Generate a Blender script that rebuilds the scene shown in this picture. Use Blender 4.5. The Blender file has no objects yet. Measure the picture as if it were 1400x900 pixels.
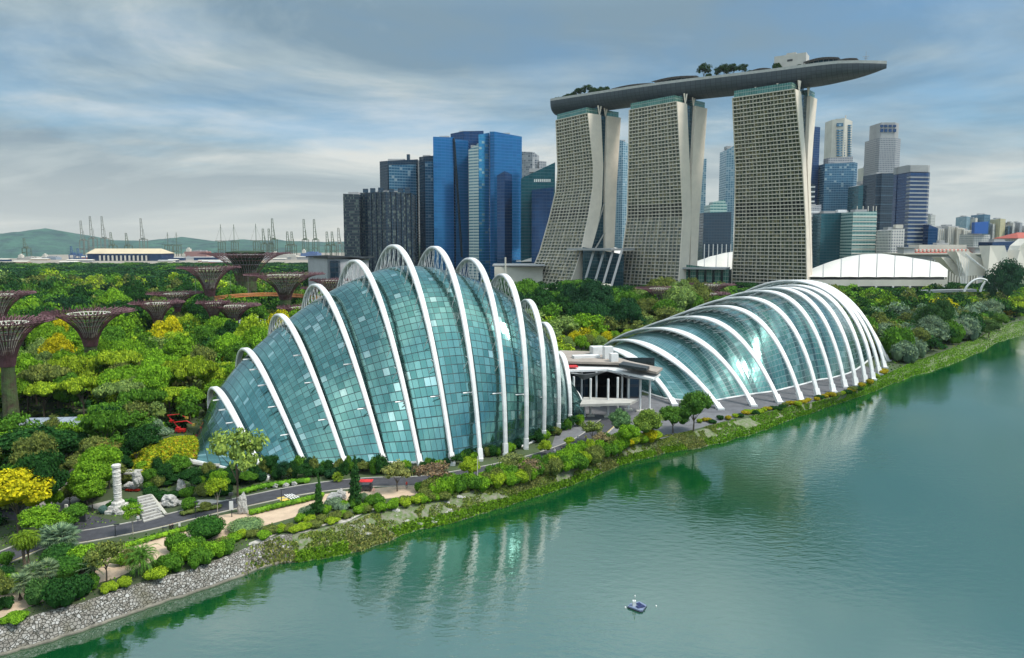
import bpy, bmesh, math, random
import numpy as np
from mathutils import Vector, Matrix, noise as mnoise
R_ = math.radians
rnd = random.Random(7)
npr = np.random.default_rng(7)
SC = bpy.context.scene
COL = SC.collection

# ------------------------------------------------------------------ camera
FPX = 933.0; PITCH = R_(5); V0 = 332 + FPX*math.tan(PITCH); HC = 52.0
cam_d = bpy.data.cameras.new('camera'); cam = bpy.data.objects.new('camera', cam_d); COL.objects.link(cam)
cam.location = (0, 0, HC); cam.rotation_euler = (R_(90)-PITCH, 0, 0)
cam_d.sensor_width = 36; cam_d.lens = FPX/1400*36; cam_d.shift_y = -(450-V0)/1400
cam_d.clip_start = 1; cam_d.clip_end = 60000
SC.camera = cam
# ------------------------------------------------------------------ world / sun / exposure
SUN_EL, SUN_AZ = 56, 106          # azimuth clockwise from +Y (the view direction)
SKY = 0.1
wd = bpy.data.worlds.new('World'); SC.world = wd; wd.use_nodes = True
nt = wd.node_tree; nt.nodes.clear(); N = nt.nodes; L = nt.links
def nd(t, **k):
    n = N.new(t)
    for a, b in k.items(): setattr(n, a, b)
    return n
def mathn(op, a, b=None, tree=None, clamp=False):
    t = tree or nt
    n = t.nodes.new('ShaderNodeMath'); n.operation = op; n.use_clamp = clamp
    for i, q in enumerate((a, b)):
        if q is None: continue
        if isinstance(q, (int, float)): n.inputs[i].default_value = q
        else: t.links.new(q, n.inputs[i])
    return n.outputs[0]
out = nd('ShaderNodeOutputWorld'); bg = nd('ShaderNodeBackground'); bg.inputs[1].default_value = SKY
L.new(bg.outputs[0], out.inputs[0])
sky = nd('ShaderNodeTexSky', sky_type='NISHITA'); sky.sun_disc = False
sky.sun_elevation = R_(SUN_EL); sky.sun_rotation = R_(SUN_AZ); sky.altitude = 50; sky.dust_density = 1.2; sky.air_density = 1.0; sky.ozone_density = 2.0
tc = nd('ShaderNodeTexCoord'); sp = nd('ShaderNodeSeparateXYZ'); L.new(tc.outputs['Generated'], sp.inputs[0])
zc = mathn('MAXIMUM', sp.outputs[2], 0.0)
den = mathn('ADD', zc, 0.13)
cx = mathn('DIVIDE', sp.outputs[0], den); cy = mathn('DIVIDE', sp.outputs[1], den)
cb = nd('ShaderNodeCombineXYZ'); L.new(cx, cb.inputs[0]); L.new(cy, cb.inputs[1])
mp = nd('ShaderNodeMapping'); mp.inputs['Scale'].default_value = (0.5, 0.62, 1); mp.inputs['Rotation'].default_value = (0, 0, 0.22); mp.inputs['Location'].default_value = (3.1, 1.7, 0.4)
L.new(cb.outputs[0], mp.inputs[0])
nz = nd('ShaderNodeTexNoise'); nz.inputs['Scale'].default_value = 1.15; nz.inputs['Detail'].default_value = 9; nz.inputs['Roughness'].default_value = 0.58; nz.inputs['Distortion'].default_value = 0.25
L.new(mp.outputs[0], nz.inputs['Vector'])
nz2 = nd('ShaderNodeTexNoise'); nz2.inputs['Scale'].default_value = 0.9; nz2.inputs['Detail'].default_value = 9; nz2.inputs['Roughness'].default_value = 0.6; nz2.inputs['Distortion'].default_value = 0.45
mp2 = nd('ShaderNodeMapping'); mp2.inputs['Location'].default_value = (9.3, 4.1, 2.0); mp2.inputs['Scale'].default_value = (0.6, 0.9, 1)
L.new(cb.outputs[0], mp2.inputs[0]); L.new(mp2.outputs[0], nz2.inputs['Vector'])
cov = nd('ShaderNodeValToRGB'); L.new(nz.outputs[0], cov.inputs[0])
cov.color_ramp.elements[0].position = 0.38; cov.color_ramp.elements[0].color = (0.45, 0.45, 0.45, 1)
cov.color_ramp.elements[1].position = 0.56; cov.color_ramp.elements[1].color = (0.97, 0.97, 0.97, 1)
shade = nd('ShaderNodeValToRGB'); L.new(nz2.outputs[0], shade.inputs[0])
e = shade.color_ramp.elements
e[0].position = 0.40; e[0].color = (1.65, 2.45, 3.05, 1)
e[1].position = 0.66; e[1].color = (5.5, 5.7, 5.5, 1)
m_ = e.new(0.52); m_.color = (3.0, 3.75, 4.1, 1)
# warm pale band low over the horizon, brighter overcast overhead
hz = nd('ShaderNodeMapRange'); L.new(zc, hz.inputs[0]); hz.inputs[1].default_value = 0.0; hz.inputs[2].default_value = 0.15; hz.inputs[3].default_value = 0.75; hz.inputs[4].default_value = 0.0
ch = nd('ShaderNodeMixRGB'); L.new(hz.outputs[0], ch.inputs[0]); L.new(shade.outputs[0], ch.inputs[1]); ch.inputs[2].default_value = (5.6, 5.6, 5.0, 1)
zb = nd('ShaderNodeMapRange'); L.new(zc, zb.inputs[0]); zb.inputs[1].default_value = 0.31; zb.inputs[2].default_value = 0.6; zb.inputs[3].default_value = 1.0; zb.inputs[4].default_value = 2.5
sc_ = nd('ShaderNodeVectorMath', operation='SCALE'); L.new(ch.outputs[0], sc_.inputs[0]); 
by = mathn('MAXIMUM', mathn('MULTIPLY', sp.outputs[1], -1.0), 0.0)      # extra cloud brightness added behind the camera to light facades and glass
L.new(mathn('MULTIPLY', zb.outputs[0], mathn('ADD', 1.0, mathn('MULTIPLY', by, 0.7))), sc_.inputs['Scale'])
skm = nd('ShaderNodeVectorMath', operation='MULTIPLY'); L.new(sky.outputs[0], skm.inputs[0]); skm.inputs[1].default_value = (0.5, 0.85, 1.0)
cvh = mathn('ADD', cov.outputs[0], hz.outputs[0], clamp=True)
mx = nd('ShaderNodeMixRGB'); L.new(cvh, mx.inputs[0]); L.new(skm.outputs[0], mx.inputs[1]); L.new(sc_.outputs[0], mx.inputs[2])
L.new(mx.outputs[0], bg.inputs[0])

sd = bpy.data.lights.new('sun', 'SUN'); sd.energy = 2.8; sd.angle = R_(14); sd.color = (1.0, 0.95, 0.87)
so = bpy.data.objects.new('sun', sd); COL.objects.link(so)
sv = Vector((math.sin(R_(SUN_AZ))*math.cos(R_(SUN_EL)), math.cos(R_(SUN_AZ))*math.cos(R_(SUN_EL)), math.sin(R_(SUN_EL))))
so.rotation_euler = sv.to_track_quat('Z', 'Y').to_euler(); so.location = (0, 0, 300)
vs = SC.view_settings; vs.view_transform = 'Standard'; vs.look = 'None'; vs.exposure = 0.46; vs.gamma = 1; vs.use_curve_mapping = False
SC.cycles.max_bounces = 5; SC.cycles.diffuse_bounces = 2; SC.cycles.glossy_bounces = 3; SC.cycles.transmission_bounces = 2
SC.cycles.caustics_reflective = False; SC.cycles.caustics_refractive = False; SC.cycles.sample_clamp_indirect = 3

# ------------------------------------------------------------------ pixel -> world
cp, spn = math.cos(PITCH), math.sin(PITCH)
def ray(u, v):
    x = (u-700)/FPX; y = (V0-v)/FPX
    return Vector((x, cp+y*spn, -spn+y*cp))
def G(u, v, z=0.0):
    d = ray(u, v); t = (z-HC)/d.z
    return Vector((d.x*t, d.y*t, z))
def P(u, v, D):
    d = ray(u, v); t = D/d.y
    return Vector((d.x*t, D, HC+d.z*t))
def proj(p):
    X, Y, Z = p[0], p[1], p[2]-HC
    de = Y*cp-Z*spn; up = Y*spn+Z*cp
    return 700+FPX*X/de, V0-FPX*up/de

# ------------------------------------------------------------------ object helpers
def tag(o, label=None, cat=None, group=None, kind=None):
    if label: o['label'] = label
    if cat: o['category'] = cat
    if group: o['group'] = group
    if kind: o['kind'] = kind
    return o
def empty(name, loc=(0, 0, 0), rz=0, label=None, cat=None, group=None):
    o = bpy.data.objects.new(name, None); COL.objects.link(o); o.location = loc; o.rotation_euler = (0, 0, rz)
    o.empty_display_size = 0.5
    return tag(o, label, cat, group)
def copy_tree(o, parent=None):
    c = o.copy(); COL.objects.link(c)
    if parent: c.parent = parent
    for ch in list(o.children): copy_tree(ch, c)
    return c
class MB:
    def __init__(s): s.v = []; s.f = []; s.uv = []; s.mi = []
    def add(s, vs_, fs, uvs=None, mi=0):
        b = len(s.v); s.v += [tuple(q) for q in vs_]
        for k, f in enumerate(fs):
            s.f.append([b+i for i in f]); s.mi.append(mi)
            s.uv.append(uvs[k] if uvs else [(0, 0)]*len(f))
    def quad(s, a, b, c, d, uv=None, mi=0): s.add([a, b, c, d], [(0, 1, 2, 3)], [uv] if uv else None, mi)
    def box(s, c, sz, rz=0, mi=0, ax=None):
        X, Y, Z = sz[0]/2, sz[1]/2, sz[2]/2
        if ax is None:
            ca, sa = math.cos(rz), math.sin(rz); ex, ey, ez = Vector((ca, sa, 0)), Vector((-sa, ca, 0)), Vector((0, 0, 1))
        else: ex, ey, ez = ax
        c = Vector(c)
        vs_ = [c+ex*(X*i)+ey*(Y*j)+ez*(Z*k) for k in (-1, 1) for j in (-1, 1) for i in (-1, 1)]
        w, d, h = sz
        s.add(vs_, [(0, 2, 3, 1), (4, 5, 7, 6), (0, 1, 5, 4), (1, 3, 7, 5), (3, 2, 6, 7), (2, 0, 4, 6)],
              [[(0, 0), (0, d), (w, d), (w, 0)], [(0, 0), (w, 0), (w, d), (0, d)], [(0, 0), (w, 0), (w, h), (0, h)], [(0, 0), (d, 0), (d, h), (0, h)], [(0, 0), (w, 0), (w, h), (0, h)], [(0, 0), (d, 0), (d, h), (0, h)]], mi)
    def tube(s, pts, r, n=6, mi=0, cap=True):
        pts = [Vector(p) for p in pts]; m = len(pts)
        rr = r if isinstance(r, (list, tuple)) else [r]*m
        vs_ = []; up = Vector((0, 0, 1))
        for i, p in enumerate(pts):
            t = (pts[min(i+1, m-1)]-pts[max(i-1, 0)])
            if t.length < 1e-9: t = Vector((0, 0, 1))
            t.normalize()
            a = t.cross(up)
            if a.length < 0.05: a = t.cross(Vector((0, 1, 0)))
            a.normalize(); b = t.cross(a)
            for k in range(n):
                q = 2*math.pi*k/n; vs_.append(p+(a*math.cos(q)+b*math.sin(q))*rr[i])
        fs = [(i*n+k, i*n+(k+1) % n, (i+1)*n+(k+1) % n, (i+1)*n+k) for i in range(m-1) for k in range(n)]
        if cap: fs += [tuple(range(n)), tuple(reversed(range((m-1)*n, m*n)))]
        s.add(vs_, fs, None, mi)
    def lathe(s, c, prof, n=16, mi=0, jit=0, seed=0):
        c = Vector(c); vs_ = []; rg = random.Random(seed)
        for (r, z) in prof:
            for k in range(n):
                a = 2*math.pi*k/n; q = r*(1+jit*(rg.random()-.5)); vs_.append(c+Vector((q*math.cos(a), q*math.sin(a), z)))
        m = len(prof)
        fs = [(i*n+k, i*n+(k+1) % n, (i+1)*n+(k+1) % n, (i+1)*n+k) for i in range(m-1) for k in range(n)]
        uv = [[(k/n*20, prof[i][1]), ((k+1)/n*20, prof[i][1]), ((k+1)/n*20, prof[i+1][1]), (k/n*20, prof[i+1][1])] for i in range(m-1) for k in range(n)]
        if prof[0][0] > 0.01: fs.append(tuple(reversed(range(n)))); uv.append([(0, 0)]*n)
        if prof[-1][0] > 0.01: fs.append(tuple(range((m-1)*n, m*n))); uv.append([(0, 0)]*n)
        s.add(vs_, fs, uv, mi)
    def prism(s, poly, z0, tops, mi=0, roof_mi=None):
        n = len(poly)
        if not isinstance(tops, (list, tuple)): tops = [tops]*n
        lo = [Vector((p[0], p[1], z0)) for p in poly]; hi = [Vector((p[0], p[1], tops[i])) for i, p in enumerate(poly)]
        acc = 0
        for i in range(n):
            j = (i+1) % n; w = (lo[j]-lo[i]).length
            s.add([lo[i], lo[j], hi[j], hi[i]], [(0, 1, 2, 3)], [[(acc, 0), (acc+w, 0), (acc+w, tops[j]-z0), (acc, tops[i]-z0)]], mi); acc += w
        s.add(hi, [tuple(range(n))], None, mi if roof_mi is None else roof_mi)
    def grid(s, rows, uvf=None, mi=0, closed=False):
        m = len(rows); n = len(rows[0])
        vs_ = [q for r in rows for q in r]; fs = []; uv = []
        for i in range(m-1):
            for k in range(n-(0 if closed else 1)):
                k2 = (k+1) % n
                fs.append((i*n+k, i*n+k2, (i+1)*n+k2, (i+1)*n+k))
                if uvf: uv.append([uvf(i, k), uvf(i, k+1), uvf(i+1, k+1), uvf(i+1, k)])
        s.add(vs_, fs, uv or None, mi)
    def build(s, name, mats, parent=None, smooth=False):
        me = bpy.data.meshes.new(name); me.from_pydata(s.v, [], s.f)
        mats = mats if isinstance(mats, (list, tuple)) else [mats]
        for m in mats: me.materials.append(m)
        ul = me.uv_layers.new(name='UVMap')
        flat = [c for f in s.uv for q in f for c in q]
        ul.data.foreach_set('uv', flat)
        me.polygons.foreach_set('material_index', s.mi)
        if smooth: me.polygons.foreach_set('use_smooth', [True]*len(s.f))
        me.update()
        o = bpy.data.objects.new(name, me); COL.objects.link(o)
        if parent:
            o.parent = parent
        return o
def place(root):
    """children were built in world space: express them relative to the root empty"""
    bpy.context.view_layer.update()
    mi = root.matrix_basis.inverted()
    for ch in root.children: ch.matrix_parent_inverse = mi
def catmull(pts, t):
    n = len(pts); t = max(-2.0, min(n+1.0, t))
    i = int(math.floor(t)); i = max(0, min(n-2, i)); fr = t-i
    p1, p2 = pts[i], pts[i+1]
    p0 = pts[i-1] if i > 0 else p1*2-p2
    p3 = pts[i+2] if i+2 < n else p2*2-p1
    if fr < 0 or fr > 1: return p1+(p2-p1)*fr
    return 0.5*((2*p1)+(p2-p0)*fr+(2*p0-5*p1+4*p2-p3)*fr*fr+(3*p1-p0-3*p2+p3)*fr**3)

# ------------------------------------------------------------------ materials
def mat(name, col=(.5, .5, .5), rough=.6, metal=0, spec=.5, noise=0, nscale=1.0, col2=None, bump=0, bscale=None):
    m = bpy.data.materials.new(name); m.use_nodes = True; t = m.node_tree; b = t.nodes['Principled BSDF']
    b.inputs['Roughness'].default_value = rough; b.inputs['Metallic'].default_value = metal; b.inputs['Specular IOR Level'].default_value = spec
    b.inputs['Base Color'].default_value = (*col, 1)
    if noise or bump:
        tcn = t.nodes.new('ShaderNodeTexCoord'); nn = t.nodes.new('ShaderNodeTexNoise'); nn.inputs['Scale'].default_value = nscale; nn.inputs['Detail'].default_value = 6; nn.inputs['Roughness'].default_value = .65
        t.links.new(tcn.outputs['Object'], nn.inputs['Vector'])
        if noise:
            rp = t.nodes.new('ShaderNodeValToRGB'); t.links.new(nn.outputs[0], rp.inputs[0])
            c2 = col2 or tuple(c*(1-noise) for c in col)
            rp.color_ramp.elements[0].position = .36; rp.color_ramp.elements[0].color = (*c2, 1)
            rp.color_ramp.elements[1].position = .62; rp.color_ramp.elements[1].color = (*col, 1)
            t.links.new(rp.outputs[0], b.inputs['Base Color'])
        if bump:
            bp = t.nodes.new('ShaderNodeBump'); bp.inputs['Strength'].default_value = bump; bp.inputs['Distance'].default_value = bscale or .3
            t.links.new(nn.outputs[0], bp.inputs['Height']); t.links.new(bp.outputs[0], b.inputs['Normal'])
    return m
def uvcell(t, su, sv):
    """returns (fu, fv, cellvector) for UV scaled by su, sv"""
    uvn = t.nodes.new('ShaderNodeUVMap'); s = t.nodes.new('ShaderNodeSeparateXYZ'); t.links.new(uvn.outputs[0], s.inputs[0])
    a = mathn('MULTIPLY', s.outputs[0], su, t); b = mathn('MULTIPLY', s.outputs[1], sv, t)
    fu = mathn('FRACT', a, None, t); fv = mathn('FRACT', b, None, t)
    c = t.nodes.new('ShaderNodeCombineXYZ'); t.links.new(mathn('FLOOR', a, None, t), c.inputs[0]); t.links.new(mathn('FLOOR', b, None, t), c.inputs[1])
    return fu, fv, c.outputs[0], a, b
def edge(t, f, w):
    """1 within w of a cell edge"""
    d = mathn('ABSOLUTE', mathn('SUBTRACT', f, .5, t), None, t)
    return mathn('GREATER_THAN', d, .5-w, t)
def mixc(t, f, a, b):
    n = t.nodes.new('ShaderNodeMixRGB')
    for i, q in enumerate((f, a, b)):
        if isinstance(q, tuple): n.inputs[i].default_value = (*q, 1)
        elif isinstance(q, (int, float)): n.inputs[i].default_value = q
        else: t.links.new(q, n.inputs[i])
    return n.outputs[0]
def pane_mat(name, ga, gb, line, su, sv, wu=.06, wv=.06, rough=.08, metal=.35, tilt=.03, lrough=.5, band=None, bright=None, spec=.6, coat=0.0, warp=0.0):
    """panes of glass in a grid: each pane a slightly different tint and tilt, bars between them"""
    m = bpy.data.materials.new(name); m.use_nodes = True; t = m.node_tree; b = t.nodes['Principled BSDF']
    fu, fv, cell, a, bb = uvcell(t, su, sv)
    wn = t.nodes.new('ShaderNodeTexWhiteNoise'); wn.noise_dimensions = '2D'; t.links.new(cell, wn.inputs[0])
    col = mixc(t, wn.outputs[0], ga, gb)
    if bright:
        hi = mathn('GREATER_THAN', wn.outputs[0], bright[0], t); col = mixc(t, hi, col, bright[1])
    ln = mathn('MAXIMUM', edge(t, fu, wu), edge(t, fv, wv), t)
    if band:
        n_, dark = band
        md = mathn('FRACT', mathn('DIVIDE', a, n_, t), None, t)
        bd = mathn('LESS_THAN', md, 1.15/n_, t); col = mixc(t, bd, col, dark)  # dark strip beside each rib: a dark reflection painted into the glass colour
    col = mixc(t, ln, col, line)
    t.links.new(col, b.inputs['Base Color'])
    t.links.new(mathn('MULTIPLY', mathn('SUBTRACT', 1, ln, t), metal, t), b.inputs['Metallic'])
    rr = mathn('ADD', rough, mathn('MULTIPLY', ln, lrough-rough, t), t); t.links.new(rr, b.inputs['Roughness'])
    b.inputs['Specular IOR Level'].default_value = spec
    b.inputs['Coat Weight'].default_value = coat; b.inputs['Coat Roughness'].default_value = .16; b.inputs['Coat IOR'].default_value = 1.7
    ge = t.nodes.new('ShaderNodeNewGeometry'); vm = t.nodes.new('ShaderNodeVectorMath'); vm.operation = 'SUBTRACT'; t.links.new(wn.outputs[1], vm.inputs[0]); vm.inputs[1].default_value = (.5, .5, .5)
    vs2 = t.nodes.new('ShaderNodeVectorMath'); vs2.operation = 'SCALE'; t.links.new(vm.outputs[0], vs2.inputs[0]); vs2.inputs['Scale'].default_value = tilt
    va = t.nodes.new('ShaderNodeVectorMath'); va.operation = 'ADD'; t.links.new(ge.outputs['Normal'], va.inputs[0]); t.links.new(vs2.outputs[0], va.inputs[1])
    if warp:
        tcw = t.nodes.new('ShaderNodeTexCoord'); nw_ = t.nodes.new('ShaderNodeTexNoise'); nw_.inputs['Scale'].default_value = .055; nw_.inputs['Detail'].default_value = 4; t.links.new(tcw.outputs['Object'], nw_.inputs['Vector'])
        v1 = t.nodes.new('ShaderNodeVectorMath'); v1.operation = 'SUBTRACT'; t.links.new(nw_.outputs['Color'], v1.inputs[0]); v1.inputs[1].default_value = (.5, .5, .5)
        v2 = t.nodes.new('ShaderNodeVectorMath'); v2.operation = 'SCALE'; t.links.new(v1.outputs[0], v2.inputs[0]); v2.inputs['Scale'].default_value = warp
        v3 = t.nodes.new('ShaderNodeVectorMath'); v3.operation = 'ADD'; t.links.new(va.outputs[0], v3.inputs[0]); t.links.new(v2.outputs[0], v3.inputs[1]); va = v3
    vn = t.nodes.new('ShaderNodeVectorMath'); vn.operation = 'NORMALIZE'; t.links.new(va.outputs[0], vn.inputs[0]); t.links.new(vn.outputs[0], b.inputs['Normal']); t.links.new(vn.outputs[0], b.inputs['Coat Normal'])
    return m
def foliage_mat(name, attr=False):
    m = bpy.data.materials.new(name); m.use_nodes = True; t = m.node_tree; t.nodes.clear()
    o = t.nodes.new('ShaderNodeOutputMaterial'); d = t.nodes.new('ShaderNodeBsdfDiffuse'); tr = t.nodes.new('ShaderNodeBsdfTranslucent'); mx_ = t.nodes.new('ShaderNodeMixShader'); mx_.inputs[0].default_value = .22
    if attr:
        a = t.nodes.new('ShaderNodeVertexColor'); a.layer_name = 'tint'; src = a.outputs[0]
    else:
        a = t.nodes.new('ShaderNodeObjectInfo'); src = a.outputs['Color']
    g = t.nodes.new('ShaderNodeNewGeometry'); rp = t.nodes.new('ShaderNodeValToRGB'); t.links.new(g.outputs['Random Per Island'], rp.inputs[0])
    rp.color_ramp.elements[0].color = (.42, .50, .5, 1); rp.color_ramp.elements[1].color = (1.5, 1.38, 1.0, 1)
    k = rp.color_ramp.elements.new(.55); k.color = (.9, .92, .85, 1)
    mu = t.nodes.new('ShaderNodeVectorMath'); mu.operation = 'MULTIPLY'; t.links.new(src, mu.inputs[0]); t.links.new(rp.outputs[0], mu.inputs[1])
    t.links.new(mu.outputs[0], d.inputs[0]); t.links.new(mu.outputs[0], tr.inputs[0])
    t.links.new(d.outputs[0], mx_.inputs[1]); t.links.new(tr.outputs[0], mx_.inputs[2]); t.links.new(mx_.outputs[0], o.inputs[0])
    return m
FOL = foliage_mat('foliage'); FOLA = foliage_mat('foliage_tinted', True)
BARK = mat('bark', (.13, .10, .07), .9, noise=.5, nscale=3)
PALE_BARK = mat('pale_bark', (.42, .38, .32), .9, noise=.3, nscale=3)
WHITE = mat('white_steel', (.74, .74, .73), .45, noise=.16, nscale=.35)
WHITE2 = mat('white_membrane', (.62, .60, .55), .5, noise=.08, nscale=.05)
CONC = mat('concrete', (.45, .43, .39), .8, noise=.25, nscale=.3)
BEIGE = mat('beige_cladding', (.80, .70, .58), .55, noise=.1, nscale=.12)
DARK = mat('dark_metal', (.03, .035, .04), .5)
GREYM = mat('grey_metal', (.30, .31, .32), .45, noise=.2, nscale=.4)
ASPH = mat('asphalt', (.055, .055, .065), .85, noise=.35, nscale=.8, bump=.2, bscale=.02)
STONE = mat('pale_limestone', (.52, .50, .47), .9, noise=.45, nscale=1.6, bump=.8, bscale=.4)
SAND = mat('sandy_paving', (.56, .42, .30), .9, noise=.22, nscale=.5)
YLINE = mat('yellow_line', (.60, .45, .08), .7)
WLINE = mat('white_line', (.75, .75, .72), .7)
RED = mat('red_paint', (.55, .02, .02), .5)
REDROOF = mat('red_tiles', (.42, .09, .06), .8, noise=.3, nscale=.3)
WOODRED = mat('orange_walkway', (.50, .17, .05), .6)
BLACKG = mat('black_glass', (.01, .015, .02), .08, spec=.8)
# ================================================================== SETTING
WZ = -3.0
SHORE = [(-260,985),(-120,940),(0,897),(50,884),(100,868),(200,833),(300,800),(370,773),(440,765),(500,752),(570,725),(620,715),(700,690),(780,665),(850,636),(900,622),(960,612),(1020,597),(1090,571),(1150,551),(1180,541),(1230,521),(1300,499),(1345,480),(1365,467),(1400,459),(1460,452),(1600,440)]
TOPE = [(-260,925),(-120,885),(0,855),(56,838),(111,824),(175,801),(240,784),(268,776),(340,748),(380,732),(420,727),(480,712),(512,699),(600,682),(650,670),(700,660),(760,645),(800,630),(850,608),(890,600),(940,592),(985,580),(1040,568),(1080,557),(1120,550),(1160,538),(1200,517),(1250,496),(1300,478),(1340,462),(1360,450),(1400,438),(1460,430),(1600,418)]
def fv(tab, u): return float(np.interp(u, [a for a, b in tab], [b for a, b in tab]))
US = list(range(-260, 1601, 6))
def nz1(x, y, z=0, s=1.0): return mnoise.noise(Vector((x*s, y*s, z)))
shore_pt = [G(u, fv(SHORE, u)+2.0*nz1(u, 0, 3, .05)+1.2*nz1(u, 0, 5, .2), WZ) for u in US]
top_pt = [G(u, fv(TOPE, u)+1.2*nz1(u, 9, 3, .05), 0) for u in US]

# water: one sheet reaching the horizon
wm = bpy.data.materials.new('lake_water'); wm.use_nodes = True; t = wm.node_tree; b = t.nodes['Principled BSDF']
b.inputs['Roughness'].default_value = .04; b.inputs['IOR'].default_value = 3.3; b.inputs['Specular IOR Level'].default_value = .6
tcn = t.nodes.new('ShaderNodeTexCoord')
n1 = t.nodes.new('ShaderNodeTexNoise'); n1.inputs['Scale'].default_value = .012; n1.inputs['Detail'].default_value = 3; t.links.new(tcn.outputs['Object'], n1.inputs['Vector'])
t.links.new(mixc(t, n1.outputs[0], (.002, .050, .012), (.003, .058, .018)), b.inputs['Base Color'])
mpw = t.nodes.new('ShaderNodeMapping'); mpw.inputs['Scale'].default_value = (.5, 1.0, 1); mpw.inputs['Rotation'].default_value = (0, 0, .5); t.links.new(tcn.outputs['Object'], mpw.inputs['Vector'])
n2 = t.nodes.new('ShaderNodeTexNoise'); n2.inputs['Scale'].default_value = .9; n2.inputs['Detail'].default_value = 4; n2.inputs['Roughness'].default_value = .55; t.links.new(mpw.outputs[0], n2.inputs['Vector'])
n3 = t.nodes.new('ShaderNodeTexNoise'); n3.inputs['Scale'].default_value = .018; n3.inputs['Detail'].default_value = 3; t.links.new(tcn.outputs['Object'], n3.inputs['Vector'])
mr = t.nodes.new('ShaderNodeMapRange'); t.links.new(n3.outputs[0], mr.inputs[0]); mr.inputs[1].default_value = .38; mr.inputs[2].default_value = .6; mr.inputs[3].default_value = .05; mr.inputs[4].default_value = .24
bp = t.nodes.new('ShaderNodeBump'); bp.inputs['Distance'].default_value = .30; t.links.new(mr.outputs[0], bp.inputs['Strength']); t.links.new(n2.outputs[0], bp.inputs['Height']); t.links.new(bp.outputs[0], b.inputs['Normal'])
w = MB(); S = 30000; w.quad((-S, -500, WZ), (S, -500, WZ), (S, S, WZ), (-S, S, WZ)); tag(w.build('water', wm), kind='structure')

# ground
gm = mat('garden_ground', (.055, .085, .03), .95, noise=.5, nscale=.06, col2=(.045, .06, .025))
# the whole land as one sheet, edged by the bank top
w = MB(); cols = [[], [], [], []]
for i, p in enumerate(top_pt):
    DF = 1650 if US[i] < 472 else 9000
    for c_, D_ in zip(cols, (p.y, max(p.y+1, 330 if US[i] < 1300 else p.y*1.2), 700, DF)): c_.append(Vector((p.x/p.y*D_, D_, 0)))
w.grid(cols[::-1]); tag(w.build('ground', gm), kind='structure')
pm = mat('harbour_ground', (.30, .26, .21), .9, noise=.3, nscale=.006)
w = MB(); pp = [G(-160, 362, 0), G(475, 362, 0), G(475, 345.5, 0), G(62, 348.5, 0), G(50, 353.5, 0), G(-160, 353.5, 0)]
pp = [Vector((p.x, p.y, .3)) for p in pp]; w.add(pp, [tuple(range(6))]); tag(w.build('quay_ground', pm), kind='structure')
far_sea = None
# hills
hm = mat('hill_forest', (.045, .12, .085), .95, noise=.55, nscale=.012, col2=(.02, .055, .055), bump=1.0, bscale=25)
prof = [(-200,326),(-60,322),(0,320),(25,318),(50,315),(66,314),(80,316),(98,321),(120,326),(150,329),(200,329),(232,326),(256,325),(275,328),(300,330),(330,327),(352,329),(380,328),(400,330),(480,331),(700,332),(1500,333)]
w = MB(); rows = []
for j, (D, k) in enumerate([(3650, 0), (3800, .35), (4000, .7), (4300, 1), (4700, .75), (5300, 0)]):
    row = []
    for u in range(-200, 1501, 5):
        h = (332-fv(prof, u))/933*4300+52
        x = (u-700)/933*4300; hh = h*k*(1+.10*nz1(x*.004, D*.004, 2)+.07*nz1(x*.02, D*.02, 8)) if k else -5
        row.append(Vector((x, D, hh)))
    rows.append(row)
w.grid(rows); tag(w.build('hills', hm, smooth=True), kind='structure')

# bank: stone revetment on the left, grassy slope to the right
rm = bpy.data.materials.new('revetment_stone'); rm.use_nodes = True; t = rm.node_tree; b = t.nodes['Principled BSDF']; b.inputs['Roughness'].default_value = .85
tcn = t.nodes.new('ShaderNodeTexCoord'); vo = t.nodes.new('ShaderNodeTexVoronoi'); vo.inputs['Scale'].default_value = 2.3; vo.inputs['Randomness'].default_value = 1.0; t.links.new(tcn.outputs['Object'], vo.inputs['Vector'])
ve = t.nodes.new('ShaderNodeTexVoronoi'); ve.feature = 'DISTANCE_TO_EDGE'; ve.inputs['Scale'].default_value = 2.3; t.links.new(tcn.outputs['Object'], ve.inputs['Vector'])
rp = t.nodes.new('ShaderNodeValToRGB'); spx = t.nodes.new('ShaderNodeSeparateXYZ'); t.links.new(vo.outputs['Color'], spx.inputs[0]); t.links.new(spx.outputs[0], rp.inputs[0])
rp.color_ramp.elements[0].color = (.16, .145, .125, 1); rp.color_ramp.elements[1].color = (.38, .37, .35, 1); k = rp.color_ramp.elements.new(.5); k.color = (.24, .225, .20, 1)
er = t.nodes.new('ShaderNodeValToRGB'); t.links.new(ve.outputs[0], er.inputs[0]); er.color_ramp.elements[0].position = .01; er.color_ramp.elements[1].position = .09
nw = t.nodes.new('ShaderNodeTexNoise'); nw.inputs['Scale'].default_value = .22; nw.inputs['Detail'].default_value = 5; t.links.new(tcn.outputs['Object'], nw.inputs['Vector'])
wr = t.nodes.new('ShaderNodeValToRGB'); t.links.new(nw.outputs[0], wr.inputs[0]); wr.color_ramp.elements[0].position = .5; wr.color_ramp.elements[1].position = .66
c1 = mixc(t, er.outputs[0], (.05, .05, .035), rp.outputs[0]); c2 = mixc(t, mathn('MULTIPLY', wr.outputs[0], .8, t), c1, (.12, .11, .07)); t.links.new(c2, b.inputs['Base Color'])
bp = t.nodes.new('ShaderNodeBump'); bp.inputs['Distance'].default_value = .25; bp.inputs['Strength'].default_value = .9; t.links.new(er.outputs[0], bp.inputs['Height']); t.links.new(bp.outputs[0], b.inputs['Normal'])
bankm = mat('bank_turf', (.085, .14, .03), .95, noise=.5, nscale=1.1, col2=(.21, .195, .16), bump=.6, bscale=.3)
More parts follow.
